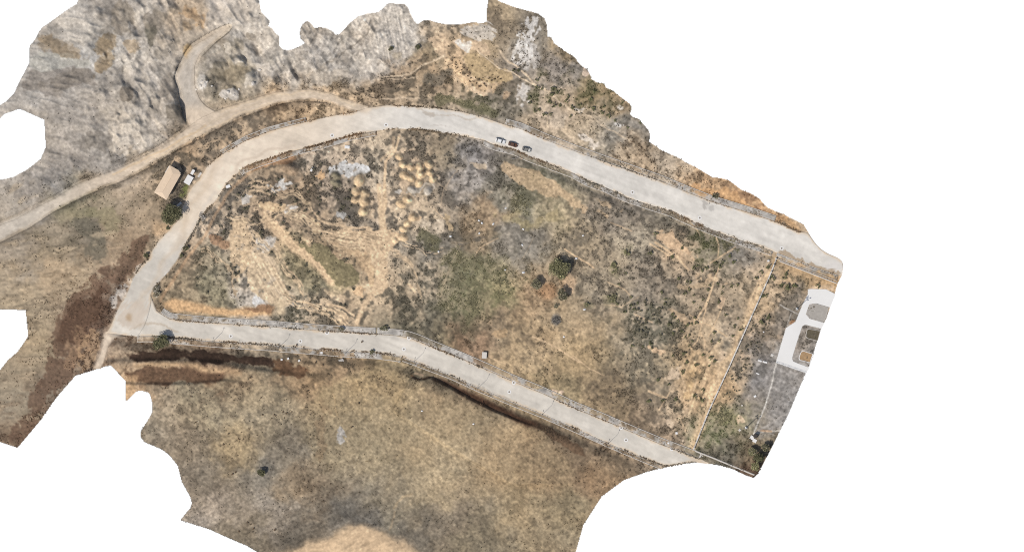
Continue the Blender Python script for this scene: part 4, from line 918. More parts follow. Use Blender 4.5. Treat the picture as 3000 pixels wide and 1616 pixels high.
# ------------------------------------------------------------------ plants
def leaf_cloud(n, pts_fn, size, cols, flat=0.35, var=.18):
    """n leaf faces placed by pts_fn(n) -> xyz, each a small quad"""
    c = pts_fn(n)
    nrm = rng.standard_normal((n, 3)); nrm[:, 2] = np.abs(nrm[:, 2]) + flat; nrm /= np.linalg.norm(nrm, axis=1)[:, None]
    t = np.cross(nrm, rng.standard_normal((n, 3))); t /= np.linalg.norm(t, axis=1)[:, None] + 1e-9
    b = np.cross(nrm, t)
    s = size * rng.uniform(.6, 1.4, n)[:, None]
    V = np.stack([c - t * s, c - b * s * .6, c + t * s, c + b * s * .6], 1).reshape(-1, 3)
    Q = np.arange(4 * n).reshape(n, 4)
    col = np.asarray(cols)[rng.integers(0, len(cols), n)] * (1 + var * rng.standard_normal(n))[:, None]
    return V, Q, np.repeat(np.clip(alb(np.clip(col, 10, 240)) * LEAFGAIN, .01, .8), 4, 0)
LEAFGAIN = 1.6
NSC, NGR = 23000, 11000
n_dot = fbm(70, 4, .8)
def lobes_fn(rx, ry, h, base, nl, seed, fill=.35):
    r2 = np.random.default_rng(seed)
    a = r2.uniform(0, 2 * math.pi, nl); rr = np.sqrt(r2.uniform(0, 1, nl)) * .68
    cx, cy = rr * np.cos(a) * rx, rr * np.sin(a) * ry
    cz = base + h * (.35 + .38 * (1 - rr ** 2)) + r2.uniform(-.06, .06, nl) * h
    lr = r2.uniform(.20, .42, nl) * min(rx, ry)
    def fn(n):
        k = r2.integers(0, nl, n)
        d = r2.standard_normal((n, 3)); d /= np.linalg.norm(d, axis=1)[:, None]
        d[:, 2] = np.where(r2.random(n) < .8, np.abs(d[:, 2]), d[:, 2])
        rad = lr[k] * np.where(r2.random(n) < fill, r2.uniform(.3, 1, n), r2.uniform(.88, 1.05, n))
        p = np.stack([cx[k], cy[k], cz[k]], -1) + d * rad[:, None] * np.array([1, 1, min(1, h / (2.2 * min(rx, ry)) + .35)])
        p[:, 2] = np.maximum(p[:, 2], base * .3 + .05)
        return p
    return fn
def tree(px, py, r, h, cols, label, cat='tree', name='broadleaf_tree', ry=None, n=2400, size=.26, group=None, seed=1, bark='bark', trunk=True):
    R = r * PX * 1.12; RY = (ry or r) * PX * 1.12
    o = empty(name, P(px, py, dz=-.05))
    base = h * .28
    V, Q, cc = leaf_cloud(n, lobes_fn(R, RY, h - base * .4, base, 24, seed), size, cols)
    link(bpy.data.objects.new('crown', mesh_np('crown', V, Q, M['leaf'], cc)), o)
    mb = MB(); r2 = np.random.default_rng(seed + 50)
    tr_ = max(.08, R * .05)
    mb.tube([(0, 0, -.1), (.05 * R, .02 * R, base * .6), (.02 * R, .05 * R, base * 1.3)], [tr_ * 1.3, tr_, tr_ * .8], 8)
    for k in range(7):
        a = k * 2 * math.pi / 7 + r2.uniform(-.3, .3); q = r2.uniform(.45, .75)
        mb.tube([(.03 * R, .04 * R, base * (1.0 + .1 * (k % 3))), (.5 * q * R * math.cos(a), .5 * q * RY * math.sin(a), h * .45), (q * R * math.cos(a), q * RY * math.sin(a), h * .62)], [tr_ * .6, tr_ * .4, tr_ * .15], 5)
    mb.build('trunk', M[bark], o, True)
    return tag(o, label, cat, group)

GREEN = [(98,97,72), (110,108,80), (86,85,62), (122,118,92), (74,74,56)]
OLIVE = [(122,119,86), (134,130,96), (106,103,74), (94,92,66), (144,139,106)]
GREYG = [(112,106,88), (128,120,102), (92,88,72), (104,102,76)]
DARKG = [(76,75,56), (64,63,48), (88,87,64), (100,98,72)]
DEAD = [(168,160,148), (140,132,120), (190,182,170)]
tree(503, 630, 31, 6.5, GREEN + DARKG, 'large dark green tree beside the tan roofed house at the road edge', n=4200, seed=3)
tree(1638, 788, 30, 5.2, OLIVE + GREEN, 'big round olive green tree in the middle of the dry field', n=4200, seed=5)
tree(1571, 833, 16, 4.2, GREYG, 'small grey green tree with a square crown left below the big round tree', n=1700, size=.24, seed=7)
tree(1648, 862, 17, 4.0, GREYG + DARKG[:2], 'ragged grey tree directly below the big round olive tree', n=1600, size=.24, seed=9)
tree(470, 1002, 24, 5.0, GREEN + DARKG, 'dark green tree on the verge below the road junction', n=3000, seed=11)
tree(765, 1384, 11, 3.4, DARKG, 'lone dark tree standing on the grey southern slope', n=900, size=.22, seed=13)
tree(2224, 1340, 17, 5.0, DARKG, 'tall dark tree in the bottom right corner behind the wall', n=2200, ry=14, seed=15)
tree(2212, 1366, 13, 3.6, OLIVE, 'pale olive tree below the dark corner tree', n=1200, seed=17)
tree(2205, 1322, 13, 3.4, OLIVE + GREYG, 'olive bushy tree left above the dark corner tree', n=1200, seed=19)
tree(2243, 1310, 12, 3.6, GREYG + DARKG, 'grey green tree at the right edge above the corner tree', n=1000, seed=21)
def bush(px, py, r, cols, label, h=None, name='bush', cat='bush', n=420, size=.2, seed=1, ry=None, group=None):
    R = r * PX; h = h or R * 1.15
    V, Q, cc = leaf_cloud(n, lobes_fn(R, (ry or r) * PX, h, 0.05, 9, seed), size, cols)
    o = link(bpy.data.objects.new(name, mesh_np(name, V, Q, M['leaf'], cc)))
    o.location = P(px, py, dz=-.03)
    return tag(o, label, cat, group)
bush(545, 727, 11, DARKG, 'larger dark green bush at the inner edge of the western road', seed=31)
bush(532, 748, 7, GREEN, 'smaller green bush just below the dark one at the inner road edge', seed=32, n=220)
bush(430, 747, 11, DARKG, 'dark bush on the outer edge of the western road', seed=33)
bush(491, 667, 7, DARKG, 'small dark bush below the tree by the house', seed=34, n=200)
bush(592, 636, 12, DEAD, 'pale grey leafless bush at the inner road edge opposite the tree', seed=35, ry=15, h=1.3)
bush(460, 852, 17, GREYG + DEAD[:1], 'wide grey brown thicket on the inside of the road corner', seed=36, ry=22, n=900, h=1.6)
bush(1090, 1030, 9, GREYG + DARKG, 'dark roadside bush beside the lower road pavement', seed=37, n=300)
bush(1000, 962, 11, GREYG, 'grey green bush growing over the north pavement of the lower road', seed=38, n=300)
bush(1124, 962, 15, GREEN + GREYG, 'green bush overgrowing the pavement just before the road bends', seed=39, ry=11, n=500)
bush(1630, 895, 11, GREYG, 'small grey bush south of the ragged tree', seed=40, n=260, h=.9)
bush(1632, 938, 14, [(110,106,100), (96,92,86)], 'flat grey shrub further below the ragged tree', seed=41, n=400, h=.8)
bush(1790, 872, 20, OLIVE + GREYG, 'wide olive shrub in the field right of the two grey trees', seed=42, n=800, ry=17, h=1.4)
bush(1718, 893, 10, OLIVE + GREYG, 'small olive shrub left below the wide olive shrub', seed=43, n=260)
bush(1798, 785, 13, OLIVE, 'tall narrow olive shrub clump right of the big round tree', seed=44, n=520, ry=22, h=1.6)
bush(1840, 738, 15, OLIVE, 'olive shrub clump above the narrow one in the field', seed=45, n=460, ry=10, h=1.3)
bush(1145, 142, 9, DARKG, 'dark green bush at the foot of the grey scree fan', seed=46, n=280)
bush(1224, 138, 9, DARKG, 'dark bush at the right foot of the grey scree fan', seed=47, n=260)
bush(1520, 205, 7, DARKG, 'right one of two dark bushes beside the hill footpath', seed=48, n=180)
bush(1505, 205, 5, DARKG, 'left smaller one of two dark bushes beside the hill footpath', seed=49, n=120)
bush(2096, 573, 12, GREYG + DARKG, 'dark bush beside the leaning post on the upper road pavement', seed=50, n=380)

# shrubs that one can count: shared meshes, one object each
def shrub_mesh(cols, R, seed, n):
    V, Q, cc = leaf_cloud(n, lobes_fn(R, R * .92, R * 1.2, .04, 6, seed), .17, cols, flat=.6)
    return mesh_np('shrub', V, Q, M['leaf'], cc)
SH_GREEN = [shrub_mesh([(100,100,70), (86,87,60), (116,113,82), (76,76,54)], 1.0, 60 + k, 110) for k in range(3)]
SH_DARK = [shrub_mesh([(92,86,72), (78,74,62), (104,98,80), (86,84,62)], 1.0, 70 + k, 100) for k in range(3)]
SH_BROWN = [shrub_mesh([(92,76,60), (78,62,48), (108,90,70)], 1.0, 80 + k, 90) for k in range(3)]
placed = []
def put_shrub(px, py, r, kinds, label, group):
    if not LAND[int(np.clip((py - Y0) / ST, 0, H - 1)), int(np.clip((px - X0) / ST, 0, W - 1))]: return
    if any((px - a) ** 2 + (py - b) ** 2 < 36 for a, b in placed): return
    placed.append((px, py))
    o = link(bpy.data.objects.new('shrub', kinds[len(placed) % len(kinds)]))
    o.location = P(px, py, dz=-.02); s = r * PX * 1.3
    o.scale = (s, s * rng.uniform(.85, 1.15), s * rng.uniform(.7, 1.0)); o.rotation_euler = (0, 0, rng.uniform(0, 6.28))
    tag(o, label, 'shrub', group)
L1, G1 = 'round green shrub scattered over the dry ground left of the long boundary wall', 'green shrubs left of the boundary wall'
for (x, y) in [(1395,0),(1900,45),(1970,75),(2265,95),(2190,120),(2315,130),(2390,115),(2450,115),(1990,155),(1950,185),(1735,185),(2035,210),(2300,185),(1765,240),(1765,290),(2120,245),(2030,270),(2270,270),(2095,330),(1830,385),(1860,420),(1885,450),(2050,425),(2340,390),(1805,485),(1970,490),(2020,475),(2060,470),(1840,570),(1930,545),(1960,600),(1990,590),(2020,640),(1990,680),(2450,430),(2425,500),(2480,525),(2225,555),(2200,640),(2280,640),(2410,590),(1560,690),(1630,660),(1640,700),(1460,680),(1385,360),(1440,220),(1310,290),(1440,300),(1510,275),(1470,340),(1330,100),(1705,1000),(1800,1050),(2115,1190),(1970,830),(1840,780),(1945,760),(2130,770),(2180,870),(2200,800),(2240,830),(2060,860),(1930,930),(1870,1180),(1745,1195),(1620,1205),(1600,1205),(2050,1155),(2120,1100),(1930,930)]:
    put_shrub(1400 + x / 3.22, 800 + y / 3.22, rng.uniform(4, 6.5), SH_GREEN, L1, G1)
for (x, y) in [(300,630),(410,525),(905,710),(1060,700),(715,780),(885,755),(860,965),(760,1000),(915,1010),(1015,1000),(1095,995),(380,900),(470,940),(510,960),(200,1155),(200,1220),(550,1200),(665,1165),(640,1270),(855,1195),(950,1355),(290,1345),(1330,905),(1385,830),(1005,620),(820,710),(815,820),(730,1050),(20,600),(90,360),(660,820),(1470,760),(560,775),(605,750)]:
    put_shrub(1900 + x / 4.207, 600 + y / 4.207, rng.uniform(4.5, 7), SH_GREEN, L1, G1)
L2, G2 = 'low dark shrub in the dense thicket between the field tracks', 'dark shrubs in the thicket'
k = 0
while k < 42:
    x, y = rng.uniform(1845, 1940), rng.uniform(880, 985)
    n0 = len(placed); put_shrub(x, y, rng.uniform(4, 6.5), SH_DARK, L2, G2); k += 1
L3, G3 = 'dark tuft in the yard strip right of the long boundary wall', 'tufts right of the boundary wall'
for k in range(60):
    t = rng.uniform(0, 1); x = 2205 - 100 * t + rng.uniform(6, 60); y = 930 + 240 * t + rng.uniform(-8, 8)
    put_shrub(x, y, rng.uniform(2.5, 4.2), SH_DARK, L3, G3)
for (x, y, r) in [(2302,800,7),(2298,812,6),(2308,838,9),(2290,833,8),(2262,815,8),(2330,838,7),(2232,868,7),(2246,866,6),(2232,945,8),(2250,928,7),(2230,962,7),(2395,838,7)]:
    put_shrub(x, y, r, SH_GREEN, 'green shrub in the walled yard right of the long boundary wall', 'green shrubs in the walled yard')
L4, G4 = 'tiny dark shrub dotting the bare sandy slope of the hill', 'tiny shrubs on the sandy hill slope'
for (x, y) in [(2010,570),(2040,610),(2060,640),(2100,660),(2130,700),(2160,720),(2190,740),(2210,770),(2240,790),(2260,750),(2290,760),(2310,790),(2340,770),(2360,740),(2380,760),(2410,750),(2440,730),(2470,745),(2090,600),(2180,690),(2230,730),(2280,810),(2330,810),(2150,660),(2200,620),(2390,710),(2120,640),(2260,820),(2180,770),(2300,735)]:
    put_shrub(700 + x / 3.22, y / 3.22, rng.uniform(2.2, 3.4), SH_BROWN, L4, G4)
L5, G5 = 'green shrub on the scrubby hillside above the upper road', 'green shrubs on the hillside'
for (x, y) in [(480,930),(490,975),(560,830),(600,840),(680,960),(715,995),(775,990),(850,910),(840,950),(690,890),(750,870),(540,1050),(580,1040),(630,1075),(690,1080),(870,1100),(885,1015),(960,985),(1090,1035),(1170,1065),(1230,1095),(1300,1135),(1190,1010),(1360,965),(1410,1200),(1530,1155),(1100,860),(1060,940),(710,830),(560,750)]:
    put_shrub(1400 + x / 3.22, y / 3.22, rng.uniform(4.5, 7.5), SH_GREEN, L5, G5)
L6, G6 = 'dark shrub on the sandy ground left of the straight dirt path', 'dark shrubs on the sandy ground'
ok6 = sstep(KEEP * BR, .5, .8)
k = 0; tries = 0
inner6 = poly([(640,600),(760,520),(1000,430),(1090,520),(1090,880),(860,930),(520,830)])
while k < 90 and tries < 3000:
    tries += 1
    x, y = rng.uniform(560, 1090), rng.uniform(480, 920)
    if samp(ok6, x, y) > .6 and samp(inner6, x, y) > .5:
        n0 = len(placed); put_shrub(x, y, rng.uniform(3.2, 6), SH_DARK, L6, G6); k += len(placed) > n0
L7, G7 = 'small brown shrub dotted over the tan field south of the lower road', 'brown shrubs south of the lower road'
for (x, y) in [(870,1010),(560,1160),(575,1235),(655,1300),(730,1255),(640,1100),(765,1165),(805,1215),(770,1215),(840,1210),(855,1205),(1050,1180),(1060,1000),(900,1145),(925,1060),(945,1070),(960,1095),(735,1105),(1110,1110),(1030,1250),(795,1225),(830,1205),(700,1285),(670,1270),(725,1530),(735,1535),(742,1548),(700,1556),(805,1550),(680,1388),(690,1382),(1410,1185)]:
    put_shrub(x, y, rng.uniform(2.4, 4), SH_BROWN, L7, G7)

# brush nobody could count: one mesh of many small clumps
def clump_field(name, cand, r0, r1, per, colfield, cvar, h=.8, size=.55):
    x, y = cand; n = len(x)
    r = rng.uniform(r0, r1, n)
    z = samp(Z, x, y)
    k = np.repeat(np.arange(n), per); m = n * per
    d = rng.standard_normal((m, 3)); d /= np.linalg.norm(d, axis=1)[:, None]; d[:, 2] = np.abs(d[:, 2])
    c = np.stack([wx(x), wy(y), z], -1)[k] + d * (r[k] * rng.uniform(.35, 1, m))[:, None] * np.array([1, 1, h])
    nrm = d + .7 * rng.standard_normal((m, 3)); nrm[:, 2] = np.abs(nrm[:, 2]) + .5; nrm /= np.linalg.norm(nrm, axis=1)[:, None]
    t = np.cross(nrm, rng.standard_normal((m, 3))); t /= np.linalg.norm(t, axis=1)[:, None]; b = np.cross(nrm, t)
    s = (r[k] * size * rng.uniform(.6, 1.3, m))[:, None]
    V = np.stack([c - t * s, c - b * s * .7, c + t * s, c + b * s * .7], 1).reshape(-1, 3)
    col = samp(colfield, x, y) * (1 + cvar * rng.standard_normal(n))[:, None]
    col = col[k] * (1 + .12 * rng.standard_normal(m))[:, None]
    cc = np.repeat(np.clip(alb(np.clip(col, 10, 240)) * 1.15, .01, .8), 4, 0)
    return link(bpy.data.objects.new(name, mesh_np(name, V, np.arange(4 * m).reshape(m, 4), M['leaf'], cc)))
def scatter(dens, n):
    p = (dens * LAND).ravel().astype(np.float64); p /= p.sum()
    k = rng.choice(p.size, n, p=p)
    j, i = np.divmod(k, W)
    return X0 + ST * (i + rng.uniform(-.5, .5, n)), Y0 + ST * (j + rng.uniform(-.5, .5, n))
veg_c = VEG * (1 + 0.05 * h2)[..., None]
tag(clump_field('scrub', scatter(KEEP ** 2 * (.12 + BR ** 2) * sstep(COV, .15, .45) * (1 - .7 * zone_w) * (1 - .7 * zone_q) * sstep(n_dot, -1.2, 1.2) * (1 - .75 * south), NSC), .18, .45, 5, veg_c * .92, .10, .7), 'grey and brown dry scrub spread over the whole ground', 'scrub', kind='stuff')
tag(clump_field('dry_grass', scatter(KEEP ** 2 * (1 - .7 * zone_q) * (1 - hill) * (.35 + BR), NGR), .12, .3, 3, np.clip(C * 1.06, 0, 238), .06), 'short dry straw coloured grass tufts on the fields', 'grass', kind='stuff')
gm = np.maximum.reduce([blob(1400, 800, 95, 60, 10, 14, .5).full(), .8 * blob(1360, 880, 70, 40, 0, 14, .5).full(), .7 * blob(2130, 1200, 25, 40, 20, 8, .5).full(), blob(2080, 690, 18, 26, 0, 8, .5).full(), blob(2130, 715, 14, 22, 20, 6, .5).full(), blob(2160, 735, 14, 10, -40, 6, .5).full(), .3 * blob(1530, 590, 30, 30, 0, 10, .5).full(), .8 * blob(1260, 700, 28, 26, 0, 8, .5).full(), .6 * blob(1340, 300, 70, 12, 15, 8, .5).full()])
tag(clump_field('green_weeds', scatter(gm * KEEP * sstep(f_small + .7 * f_mid, -.4, 1.6), 3600), .18, .4, 6, np.ones_like(C) * np.array((128,122,95), np.float32), .10), 'low green weeds growing in patches on the field', 'weeds', kind='stuff')
# weeds along kerbs and in the pavement joints
lx, ly = [], []
n60, n30 = noise(60) + .7 * f_mid, fbm(30, 3)
for line, dens in [(smooth_line(LOW_N, 2)[40:], .5), (smooth_line(LOW_S, 2)[30:], .6), (sub(ROAD_OUT, 1080, 316, 2345, 678), .7), (sub(ROAD_OUT, 610, 484, 1040, 328), .35), (smooth_line(ROAD_IN, 2)[60:], .9), (sub(ROAD_OUT, 380, 840, 500, 670), .5)]:
    q = np.array([np.interp(np.arange(0, len(line), .5), np.arange(len(line)), line[:, c_]) for c_ in (0, 1)]).T
    q = np.concatenate([q] * 3)
    gate = sstep(samp(n60, q[:, 0], q[:, 1]), -.6, 1.2)
    sel = rng.random(len(q)) < dens * gate
    q = q[sel] + rng.standard_normal((sel.sum(), 2)) * np.array([1.8, 1.8])
    lx.append(q[:, 0]); ly.append(q[:, 1])
for line, side, w, over in PAVES:
    n = int(len(line) * (.7 + 4.5 * over))
    t = rng.integers(0, len(line), n); o_ = offset(line, 1.0) - line
    d = side * rng.uniform(2, w, n)
    q = line[t] + o_[t] * d[:, None] + rng.standard_normal((n, 2)) * .6
    g_ = samp(n30, q[:, 0], q[:, 1]) > (.35 - over)
    lx.append(q[g_, 0]); ly.append(q[g_, 1])
lx, ly = np.concatenate(lx), np.concatenate(ly)
on = samp(LAND, lx, ly); lx, ly = lx[on], ly[on]
kc = np.array((112,98,80), np.float32) * np.ones_like(C) * (1 + .10 * f_big)[..., None] * (1 + .05 * h1[..., None] * np.array([1, 0, -1], np.float32))
Zs = Z; Z = np.maximum(Z, 0.08)
tag(clump_field('roadside_weeds', (lx, ly), .16, .42, 5, kc, .16, .7), 'dark dry weeds along the kerbs and in the pavements', 'weeds', kind='stuff')
Z = Zs

# ------------------------------------------------------------------ the house by the western road
def frame_xy(c, ax):
    """centre and unit axes (world) from photo pixels"""
    d = Vector((ax[0], -ax[1], 0)).normalized(); return P(*c, z=0), d, Vector((-d.y, d.x, 0))
hc = ((496 + 534.5 + 487.6 + 450) / 4, (488.7 + 499.5 + 585.3 + 565) / 4)
ang = math.atan2((575 - 494), (515 - 469))
o = empty('house', P(*hc, z=gz(*hc)), ang)
LH, WH = 14.0, 6.3
mb = MB()
for (c, s) in (((0, WH / 2 - .55, 2.0), (LH - .8, .25, 4.3)), ((0, -WH / 2 + .55, 2.0), (LH - .8, .25, 4.3)), ((LH / 2 - .525, 0, 2.0), (.25, WH - 1.35, 4.3)), ((-LH / 2 + .525, 0, 2.0), (.25, WH - 1.35, 4.3))): mb.box(c, s)
mb.build('wall', M['plaster'], o)
# hipped sheet roof with a low ridge
e, rdg = 4.2, 4.9
hx, hy = LH / 2, WH / 2
top = [(-hx, -hy, e), (hx - 1.2, -hy, e), (hx, -hy + 1.6, e), (hx, hy, e), (-hx + .2, hy, e), (-hx + 2.0, 0, rdg), (hx - 2.6, 0, rdg)]
rb = MB(); nt_ = len(top)
vs = top + [(x, y, z - .14) for x, y, z in top]
fs = [(0, 1, 6, 5), (1, 2, 6), (2, 3, 6), (3, 4, 5, 6), (4, 0, 5)]
fs += [tuple(i + nt_ for i in reversed(f)) for f in fs]
ringi = [0, 1, 2, 3, 4]
fs += [(ringi[(k + 1) % 5], ringi[k], ringi[k] + nt_, ringi[(k + 1) % 5] + nt_) for k in range(5)]
rb.add(vs, fs)
ro = rb.build('roof', M['roof'], o)
MB().tube([(-hx + 2.0, 0, rdg + .02), (hx - 2.6, 0, rdg + .02)], .07, 6).build('ridge_cap', M['roof'], ro)
MB().box((hx - 2.2, hy + .06, e - .06), (3.2, .14, .14)).build('gutter', M['white'], ro)
sg = -1
for x in (-4.4, -1.6, 1.4):
    w = MB().box((x, -hy + .41, 1.6), (1.3, .06, 1.1)).build('window', M['white'], o)
    MB().box((x, -hy + .37, 1.6), (1.14, .03, .94)).build('pane', M['glass'], w)
d = MB().box((4.2, -hy + .41, 1.05), (1.0, .06, 2.1)).build('door', M['wood'], o)
MB().box((4.55, -hy + .35, 1.05), (.06, .06, .16)).build('handle', M['steel'], d)
for x in (-3.5, 3.0):
    w = MB().box((x, hy - .41, 1.6), (1.3, .06, 1.1)).build('window', M['white'], o)
    MB().box((x, hy - .37, 1.6), (1.14, .03, .94)).build('pane', M['glass'], w)
tag(o, 'single storey house with a tan hipped roof beside the western road', 'house')
def hut(px, py, lx_, ly_, h, rz, label, name, over=.12, cat='shed', body='plaster', topm='white'):
    o = empty(name, P(px, py), rz)
    MB().box((0, 0, h / 2 - .1), (lx_ - 2 * over, ly_ - 2 * over, h + .2)).build('wall', M[body], o)
    MB().box((0, 0, h + .05 + .1), (lx_, ly_, .1)).build('roof', M[topm], o)
    dd = MB().box((0, -ly_ / 2 + over - .02, min(1.0, h * .45)), (.8, .05, min(1.9, h * .85))).build('door', M['steel'], o)
    return tag(o, label, cat)
hut(552.5, 527, 4.0, 2.9, 1.3, ang, 'low white roofed shed on the road side of the house', 'white_shed')
hut(564.5, 504, 2.3, 1.25, 1.7, ang, 'narrow white roofed cabinet above the white shed by the house', 'utility_cabinet')
def slab(px, py, a, b, h, rz, label, name='concrete_slab', m='offwhite', cat='slab', group=None):
    o = MB().box((0, 0, h / 2 - .05), (a, b, h + .1), 0, .98).build(name, M[m])
    o.location = P(px, py); o.rotation_euler = (0, 0, math.radians(rz)); return tag(o, label, cat, group)
slab(502, 604, 1.9, 1.0, .25, 30, 'pale slab between the house and the dark green tree, left of two')
slab(525, 598, 2.4, 1.0, .15, 40, 'pale slab between the house and the dark green tree, right of two')
slab(585, 512, 2.4, .9, .14, 55, 'broken pale kerb slab on the road edge beside the white shed')
slab(1017, 431, 2.2, 1.3, .3, -6, 'white slab lying near the bend of the upper road inside the field', m='white')
slab(914, 496, 2.1, .9, .35, 55, 'bright white panel lying in the dark brush west of the pale patch', m='white')
slab(668, 546, 1.9, 1.3, .5, 20, 'white block on the inner verge of the western road', m='white')
slab(1982, 1268, 1.0, 1.0, .3, -10, 'white square cover in the brown brush above the lower road end', m='white')
slab(1958, 1297, .8, .8, .25, -20, 'white square block on the north pavement of the lower road', m='white')
slab(941, 1033, 1.3, .9, .2, 0, 'white slab on the south pavement of the lower road', m='white')
slab(1000, 1057, 2.2, 1.8, .12, 20, 'grey broken slab below the south pavement of the lower road', m='concrete')
for i_, (x, y, t_) in enumerate([(825, 1053, 'leftmost'), (844, 1050, 'middle'), (876, 1056, 'rightmost')]):
    slab(x, y, .85, .8, .4, 20 * i_, '%s of three white blocks on the bank below the south pavement' % t_, 'white_block', 'white', 'block')
slab(2251, 764, 1.0, .8, .5, 10, 'white block in the field just left of the wall corner', 'white_block', 'white', 'block')

# ------------------------------------------------------------------ concrete box in the field
o = empty('concrete_chamber', P(1419, 1040), math.radians(-4))
MB().box((0, 0, .7), (1.9, 2.6, 1.6)).build('body', M['concrete'], o)
MB().box((0, 0, 1.56), (2.1, 2.8, .12)).build('lid', M['offwhite'], o)
MB().box((0, -1.31, .7), (.9, .04, 1.2)).build('hatch', M['steel'], o)
tag(o, 'small grey concrete box standing alone above the lower road', 'utility box')

# ------------------------------------------------------------------ cars
def car(px, py, ln, wd, rz, paint_, hood, label):
    o = empty('parked_car', Vector((wx(px), wy(py), .02)), rz)
    hl, hw = ln / 2, wd / 2
    def ring(x, w, z0, z1, n=4):
        r_ = .18
        return [(x, -w, z0), (x, w, z0), (x, w, z1 - r_), (x, w - r_, z1), (x, -w + r_, z1), (x, -w, z1 - r_)]
    mb = MB().loft([ring(-hl, hw * .80, .40, .78), ring(-hl + .15, hw * .92, .28, .92), ring(-hl + .8, hw, .24, .98), ring(0, hw, .24, .95), ring(hl - 1.3, hw, .24, .93), ring(hl - .35, hw * .93, .26, .80), ring(hl, hw * .72, .36, .62)])
    body = mb.build('body', M[paint_], o, True)
    mod = body.modifiers.new('bevel', 'BEVEL'); mod.width = .04; mod.segments = 2
    # cabin: glass band with a roof
    MB().loft([[(-hl + .55, -hw * .86, .93), (-hl + .55, hw * .86, .93), (hl - 1.25, hw * .86, .91), (hl - 1.25, -hw * .86, .91)], [(-hl + 1.0, -hw * .72, 1.38), (-hl + 1.0, hw * .72, 1.38), (.45, hw * .72, 1.40), (.45, -hw * .72, 1.40)]]).build('windows', M['glass'], o)
    MB().loft([[(-hl + .98, -hw * .75, 1.37), (-hl + .98, hw * .75, 1.37), (.48, hw * .75, 1.39), (.48, -hw * .75, 1.39)], [(-hl + 1.15, -hw * .66, 1.46), (-hl + 1.15, hw * .66, 1.46), (.3, hw * .66, 1.47), (.3, -hw * .66, 1.47)]]).build('roof', M[paint_], o)
    MB().loft([[(hl - 1.22, -hw * .8, .925), (hl - 1.22, hw * .8, .925), (hl - .42, hw * .76, .80), (hl - .42, -hw * .76, .80)], [(hl - 1.2, -hw * .78, .955), (hl - 1.2, hw * .78, .955), (hl - .45, hw * .72, .835), (hl - .45, -hw * .72, .835)]]).build('bonnet', M[hood], o)
    for sx in (-hl + .85, hl - .85):
        for sy in (-1, 1):
            w_ = MB().tube([(sx, sy * (hw - .19), .32), (sx, sy * (hw + .015), .32)], .32, 18).build('wheel', M['tyre'], o)
            MB().tube([(sx, sy * (hw + .01), .32), (sx, sy * (hw + .03), .32)], .19, 12).build('rim', M['rim'], w_)
    for sy in (-1, 1):
        MB().box((hl - .16, sy * hw * .62, .66), (.22, .34, .12)).build('headlight', M['lampclear'], o)
        MB().box((-hl + .06, sy * hw * .66, .76), (.14, .30, .12)).build('tail_light', M['lampred'], o)
        MB().box((.62, sy * (hw + .08), .98), (.14, .18, .13)).build('mirror', M[paint_], o)
    return tag(o, label, 'car', 'cars parked on the upper road')
rz = math.radians(-16)
car(1466, 413, 4.5, 1.8, rz, 'carwhite', 'carwhite', 'white car parked at the left end of the row of three')
car(1503, 423.5, 4.2, 1.8, rz, 'carbrown', 'carbrown', 'rust brown car parked in the middle of the row of three')
car(1543, 438, 4.0, 1.75, rz, 'cargrey', 'carsilver', 'grey car with pale bonnet parked at the right end of the row')
mb = MB()
r2 = np.random.default_rng(4)
for k in range(9):
    p = Vector((r2.uniform(-1.2, 1.2), r2.uniform(-.35, .35), .15)); pts = [p.copy()]
    for q in range(4):
        p = p + Vector((r2.uniform(-.2, .7), r2.uniform(-.3, .3), r2.uniform(-.1, .22))); p.z = max(p.z, .06); pts.append(p.copy())
    mb.tube(pts, [.07, .06, .05, .04, .03], 5)
o = mb.build('branch_pile', M['deadwood']); o.location = P(1503, 464); tag(o, 'tangle of pale dead branches in the verge below the brown car', 'branches')

# ------------------------------------------------------------------ street lamps
def lamp(px, py, tx, ty, h, label, group):
    """post at px,py with an arm reaching to tx,ty (photo pixels)"""
    o = empty('street_lamp', P(px, py, z=max(gz(px, py), .13)))
    d = Vector((wx(tx) - wx(px), wy(ty) - wy(py), 0)); d = d.normalized() * 1.7
    MB().tube([(0, 0, -.2), (0, 0, .35)], .2, 8).build('base', M['concrete'], o)
    MB().tube([(0, 0, .3), (0, 0, h * .6), (0, 0, h)], [.09, .07, .05], 8).build('pole', M['steel'], o)
    MB().tube([(0, 0, h - .05), (d.x * .5, d.y * .5, h + .35), (d.x, d.y, h + .45)], .045, 6).build('arm', M['steel'], o)
    hd = MB().box((d.x * 1.15, d.y * 1.15, h + .43), (.7, .28, .14), math.atan2(d.y, d.x), .8).build('lamp_head', M['steel'], o)
    MB().box((d.x * 1.15, d.y * 1.15, h + .345), (.5, .2, .03), math.atan2(d.y, d.x)).build('lens', M['lampglass'], hd)
    return tag(o, label, 'street lamp', group)
lg = 'street lamps along the lower road'
for (x, y, t_) in [(622, 1001, 'first from the junction'), (815, 1019, 'second from the junction'), (1012, 1034, 'third from the junction'), (1212, 1060, 'at the bend of the road'), (1399, 1137, 'beside the dark cut bank'), (1588, 1214, 'second last before the road end'), (1781, 1299, 'last before the road end')]:
    lamp(x, y, x + 8, y - 22, 8.0, 'street lamp on the south pavement of the lower road, %s' % t_, lg)
lamp(1900, 508, 1893, 528, 6.0, 'street lamp on the north pavement of the upper road, left of two', 'lamps along the upper road')
lamp(2083, 583, 2076, 603, 6.0, 'street lamp on the north pavement of the upper road near the dark stain', 'lamps along the upper road')
